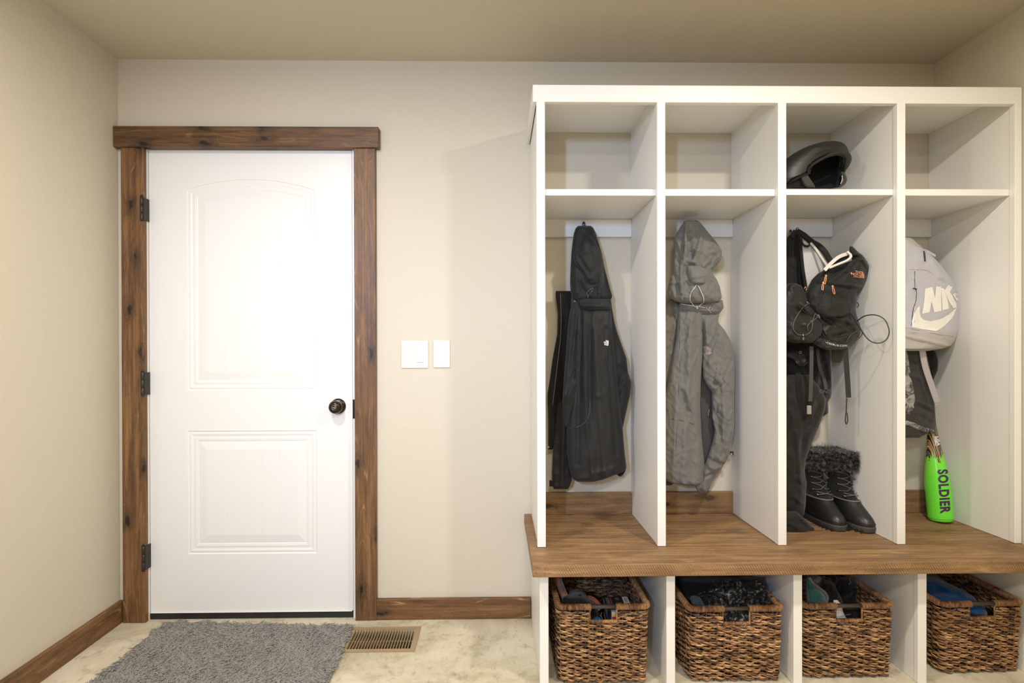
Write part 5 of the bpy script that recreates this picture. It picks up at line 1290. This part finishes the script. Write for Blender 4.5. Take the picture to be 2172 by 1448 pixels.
cp, cpo = lump('brimmed_hat', 'black cap lying in the front of the leftmost basket', 'hat', [(1261, 1200, 1228, .5), (1265, 1193, 1238), (1271, 1190, 1248), (1279, 1189, 1260), (1290, 1190, 1268), (1312, 1192, 1270, .8)], -.385, .10, M['blk2'], .003, 112)
a = on_surf(1230, 1263, [cpo], -.42, .001); MB().lathe([(.001, -.002), (.006, 0), (.004, .004), (.001, .005)], Matrix.Translation(a), 14).build('crown_button', M['blk2'], cp, True)
# card box
gb_ = empty('card_box', at(1310, 1290, -.36)); tag(gb_, 'small black cardboard box with a barcode label in the leftmost basket', 'box')
A0, A1, A2, A3 = at(1280, 1265.5, -.31), at(1331, 1264, -.31), at(1343, 1290, -.40), at(1288, 1293, -.40)
dn = Vector((0, 0, -.07))
MB().prism([A0, A1, A2, A3], dn).build('carton', M['boxb'], gb_)
def quad_on(u0, u1, v0, v1, mat, name, lift=.0008):
    f = lambda u, v: (A0*(1-u)+A1*u)*(1-v)+(A3*(1-u)+A2*u)*v
    MB().prism([f(u0, v0)+Vector((0, 0, lift)), f(u1, v0)+Vector((0, 0, lift)), f(u1, v1)+Vector((0, 0, lift)), f(u0, v1)+Vector((0, 0, lift))], (0, 0, -.0006)).build(name, mat, gb_)
quad_on(.74, .97, .04, .62, M['label_w'], 'barcode_label'); quad_on(.06, .20, .05, .9, M['webg'], 'text_block'); quad_on(.24, .28, .05, .95, M['label_r'], 'red_stripe')
for k in range(7): quad_on(.80+k*.018, .806+k*.018, .22, .5, M['boxb'], 'barcode_bar', .0014)
quad_on(.45, .60, .1, .3, M['webg'], 'text_block'); quad_on(.50, .66, .5, .7, M['webg'], 'text_block')
MB().prism([A0+Vector((-.0008, 0, -.004)), A3+Vector((-.0008, 0, -.004)), A3+Vector((-.0008, 0, -.03)), A0+Vector((-.0008, 0, -.03))], (-.0005, 0, 0)).build('side_label', M['label_b'], gb_)
# little red and yellow packet and ball seen through the handle
c = at(1303, 1310, -.452); pk = empty('snack_packet', c); tag(pk, 'small red and yellow packet behind the handle of the leftmost basket', 'packet')
bevel(MB().box(c.x-.009, c.x+.010, c.y, c.y+.012, c.z-.04, c.z+.024).build('packet_card', M['label_w'], pk), .0006)
MB().box(c.x-.008, c.x+.009, c.y-.0008, c.y, c.z-.03, c.z+.004).build('red_print', M['label_r'], pk)
MB().box(c.x-.008, c.x+.009, c.y-.0009, c.y, c.z+.005, c.z+.013).build('yellow_print', M['label_y'], pk)
MB().box(c.x-.003, c.x+.002, c.y-.0014, c.y-.0005, c.z-.022, c.z-.006).build('white_print', M['label_w'], pk)
c = at(1268, 1320, -.42); bl = MB().lathe([(max(.0005, .020*math.sin(t_)), -.020*math.cos(t_)) for t_ in np.linspace(0, PI, 20)], Matrix.Translation(c), 28).build('ball', M['ballblue'], None, True)
tag(bl, 'blue ball in the leftmost basket, seen through its handle', 'ball')
tw = MB(); a = at(1282, 1322, -.44); tw.tube(crv([a, at(1277, 1310, -.44), at(1272, 1304, -.44)]), .0009, 6); tw.tube(crv([at(1276, 1309, -.44), at(1275, 1302, -.44), at(1277, 1298, -.44)]), .0008, 6); tw.tube(crv([at(1286, 1318, -.44), at(1283, 1308, -.43), at(1281, 1298, -.43)]), .0007, 6)
tag(tw.build('twig', M['twig'], None, True), 'thin dry twig standing in the leftmost basket behind its handle', 'twig')
# second basket: black coat, fur-trimmed hat, denim
bk_, _ = lump('folded_coat', 'black coat stuffed into the back of the second basket from the left', 'coat', [(1224, 1440, 1600, .8), (1240, 1440, 1604), (1262, 1444, 1604), (1285, 1448, 1600), (1320, 1450, 1596, .8)], -.25, .20, M['blk2'], .012, 121, power=3)
bk2, _ = lump('folded_scarf', 'black scarf lump against the right side of the second basket', 'scarf', [(1224, 1570, 1622, .6), (1240, 1572, 1628), (1262, 1590, 1632), (1290, 1596, 1636, .8), (1320, 1596, 1636, .8)], -.365, .10, M['blk2'], .006, 122, power=2.6)
dn_, _ = lump('denim_cloth', 'small piece of dark denim in the left corner of the second basket', 'cloth', [(1263, 1466, 1476, .5), (1268, 1464, 1486), (1278, 1466, 1492), (1290, 1470, 1498), (1320, 1474, 1500, .8)], -.37, .08, M['denim'], .004, 123)
fh, fho = lump('fur_hat', 'black hat with long silver-tipped fur trim behind the handle of the second basket', 'hat', [(1232, 1540, 1570, .5), (1245, 1528, 1592), (1262, 1520, 1606), (1285, 1516, 1618), (1312, 1522, 1608), (1340, 1530, 1600, .8)], -.36, .14, M['fur2'], .006, 124)
r = np.random.default_rng(77); n = 4500
ctr = at(1566, 1279, -.455)
pts_ = []; dirs = []
for k in range(n):
    if k % 3 == 0: x = r.uniform(1522, 1612); y = r.uniform(1240, 1288)
    else: x = r.normal(1566, 22); y = r.normal(1278, 10)
    q = on_surf(x, y, [fho], -.42, -.001); pts_.append(q)
    v = q-Vector((ctr.x, ctr.y+.02, ctr.z-.012)); dirs.append(v.normalized()*.9+Vector((0, -.35, 0)))
P = np.array([tuple(p) for p in pts_]); D = np.array([tuple(d) for d in dirs])+r.normal(0, .25, (n, 3))
Bd = np.stack([r.normal(0, .25, n), r.normal(-.05, .15, n), r.normal(-.35, .2, n)], 1)
V, Q = strands(P, D, Bd, r.uniform(.020, .042, n), r.uniform(.0006, .0011, n), 5, 3)
# tuft that hangs through the handle hole
n2 = 1500; cx_ = at(1566, 1296, -.455)
P2_ = np.stack([r.normal(cx_.x, .016, n2), np.full(n2, -.474)+r.uniform(0, .02, n2), np.full(n2, cx_.z+.004)+r.normal(0, .004, n2)], 1)
D2 = np.stack([r.normal(0, .55, n2), r.normal(-.25, .1, n2), np.full(n2, -1.)], 1)
V2, Q2 = strands(P2_, D2, np.stack([r.normal(0, .1, n2), r.normal(-.12, .08, n2), np.zeros(n2)], 1), r.uniform(.026, .050, n2), r.uniform(.0005, .0010, n2), 5, 3)
V = np.concatenate([V, V2]); Q = np.concatenate([Q, Q2+len(V)-len(V2)])
V[:, 2] = np.minimum(V[:, 2], ZBB-.003)
ff = np_mesh('fur_trim', V, Q, M['fur2'], fho); ff['kind'] = 'stuff'
# third basket
tl_, tlo = lump('fleece_mitten', 'teal fleece mitten with a taupe edge in the left of the third basket', 'mitten', [(1223, 1712, 1716, .5), (1230, 1711, 1722), (1243, 1711, 1730), (1252, 1711, 1742), (1263, 1711, 1751), (1275, 1712, 1753), (1285, 1712, 1752), (1310, 1714, 1750, .8)], -.36, .10, M['teal'], .004, 131, creases=[(1712, 1268, 1750, 1276, 3, -.010)])
cord('cuff_edge', [(1716, 1224), (1724, 1236), (1738, 1247), (1750, 1257), (1755, 1268), (1752, 1278)], .0055, M['taupe'], tl_, [], -.375, n=8)
lump('knit_hat', 'pale taupe cloth hat at the back of the third basket behind the mitten', 'hat', [(1220, 1710, 1736, .6), (1226, 1714, 1744), (1240, 1722, 1744), (1256, 1726, 1742), (1300, 1728, 1742, .8)], -.28, .10, M['taupe'], .004, 132)
lump('glove', 'black glove in the middle of the third basket, beside the mitten', 'glove', [(1229, 1744, 1758, .5), (1236, 1740, 1768), (1250, 1738, 1776), (1270, 1744, 1786), (1290, 1752, 1792), (1320, 1756, 1790, .8)], -.31, .10, M['blk2'], .005, 133, group='gloves in the third basket')
g2, g2o = lump('glove', 'black glove with a small mark at the right of the third basket', 'glove', [(1224, 1780, 1806, .5), (1232, 1772, 1814), (1248, 1770, 1818), (1268, 1774, 1828), (1290, 1782, 1838), (1320, 1784, 1838, .8)], -.28, .10, M['blk2'], .005, 134, group='gloves in the third basket')
cord('glove_mark', [(1803, 1226), (1801, 1231), (1804, 1234), (1800, 1239)], .0009, M['label_b'], g2, [g2o], -.3, .001)
lump('white_cloth', 'white cloth seen through the handle of the third basket', 'cloth', [(1272, 1768, 1776, .5), (1282, 1768, 1786), (1296, 1770, 1788), (1310, 1772, 1795), (1330, 1774, 1800, .8)], -.425, .05, M['cloth_w'], .003, 135)
lv_, _ = lump('folded_glove', 'black glove with a lavender tag behind the handle of the third basket', 'glove', [(1290, 1788, 1826, .6), (1300, 1788, 1828), (1325, 1788, 1830, .8)], -.405, .05, M['blk2'], .003, 136, group='gloves in the third basket')
MB().tube([at(1794, 1304, -.44), at(1804, 1302, -.44)], .0017, 6, flat=.5).build('lavender_tag', M['lav'], lv_)
# fourth basket
lump('fleece_blanket', 'deep blue fleece blanket filling the left of the rightmost basket', 'blanket', [(1222, 1950, 1972, .5, .07), (1228, 1950, 1990, 1, .05), (1238, 1956, 2012, 1, .03), (1252, 1964, 2044, 1, 0), (1266, 1978, 2066, 1, -.02), (1285, 1996, 2080, 1, -.03), (1320, 2000, 2082, .8, -.03)], -.29, .12, M['bluenavy'], .006, 141, creases=[(1970, 1240, 2040, 1262, 4, .010), (1970, 1256, 2030, 1275, 4, -.010)], power=2.6)
lump('taupe_towel', 'pale taupe towel strip behind the blue fleece in the rightmost basket', 'towel', [(1217, 1962, 1985, .6), (1224, 1964, 1994), (1234, 1980, 2014), (1243, 1996, 2024), (1260, 2004, 2030, .8)], -.14, .06, M['taupe'], .003, 142)
lump('fleece_hat', 'bright blue fleece hat seen through the handle of the rightmost basket', 'hat', [(1276, 2052, 2076, .6), (1288, 2052, 2090), (1300, 2054, 2094), (1312, 2056, 2096), (1340, 2060, 2096, .8)], -.375, .09, M['blue'], .003, 143, creases=[(2056, 1296, 2094, 1296, 3, -.012), (2062, 1304, 2090, 1304, 5, .012)])
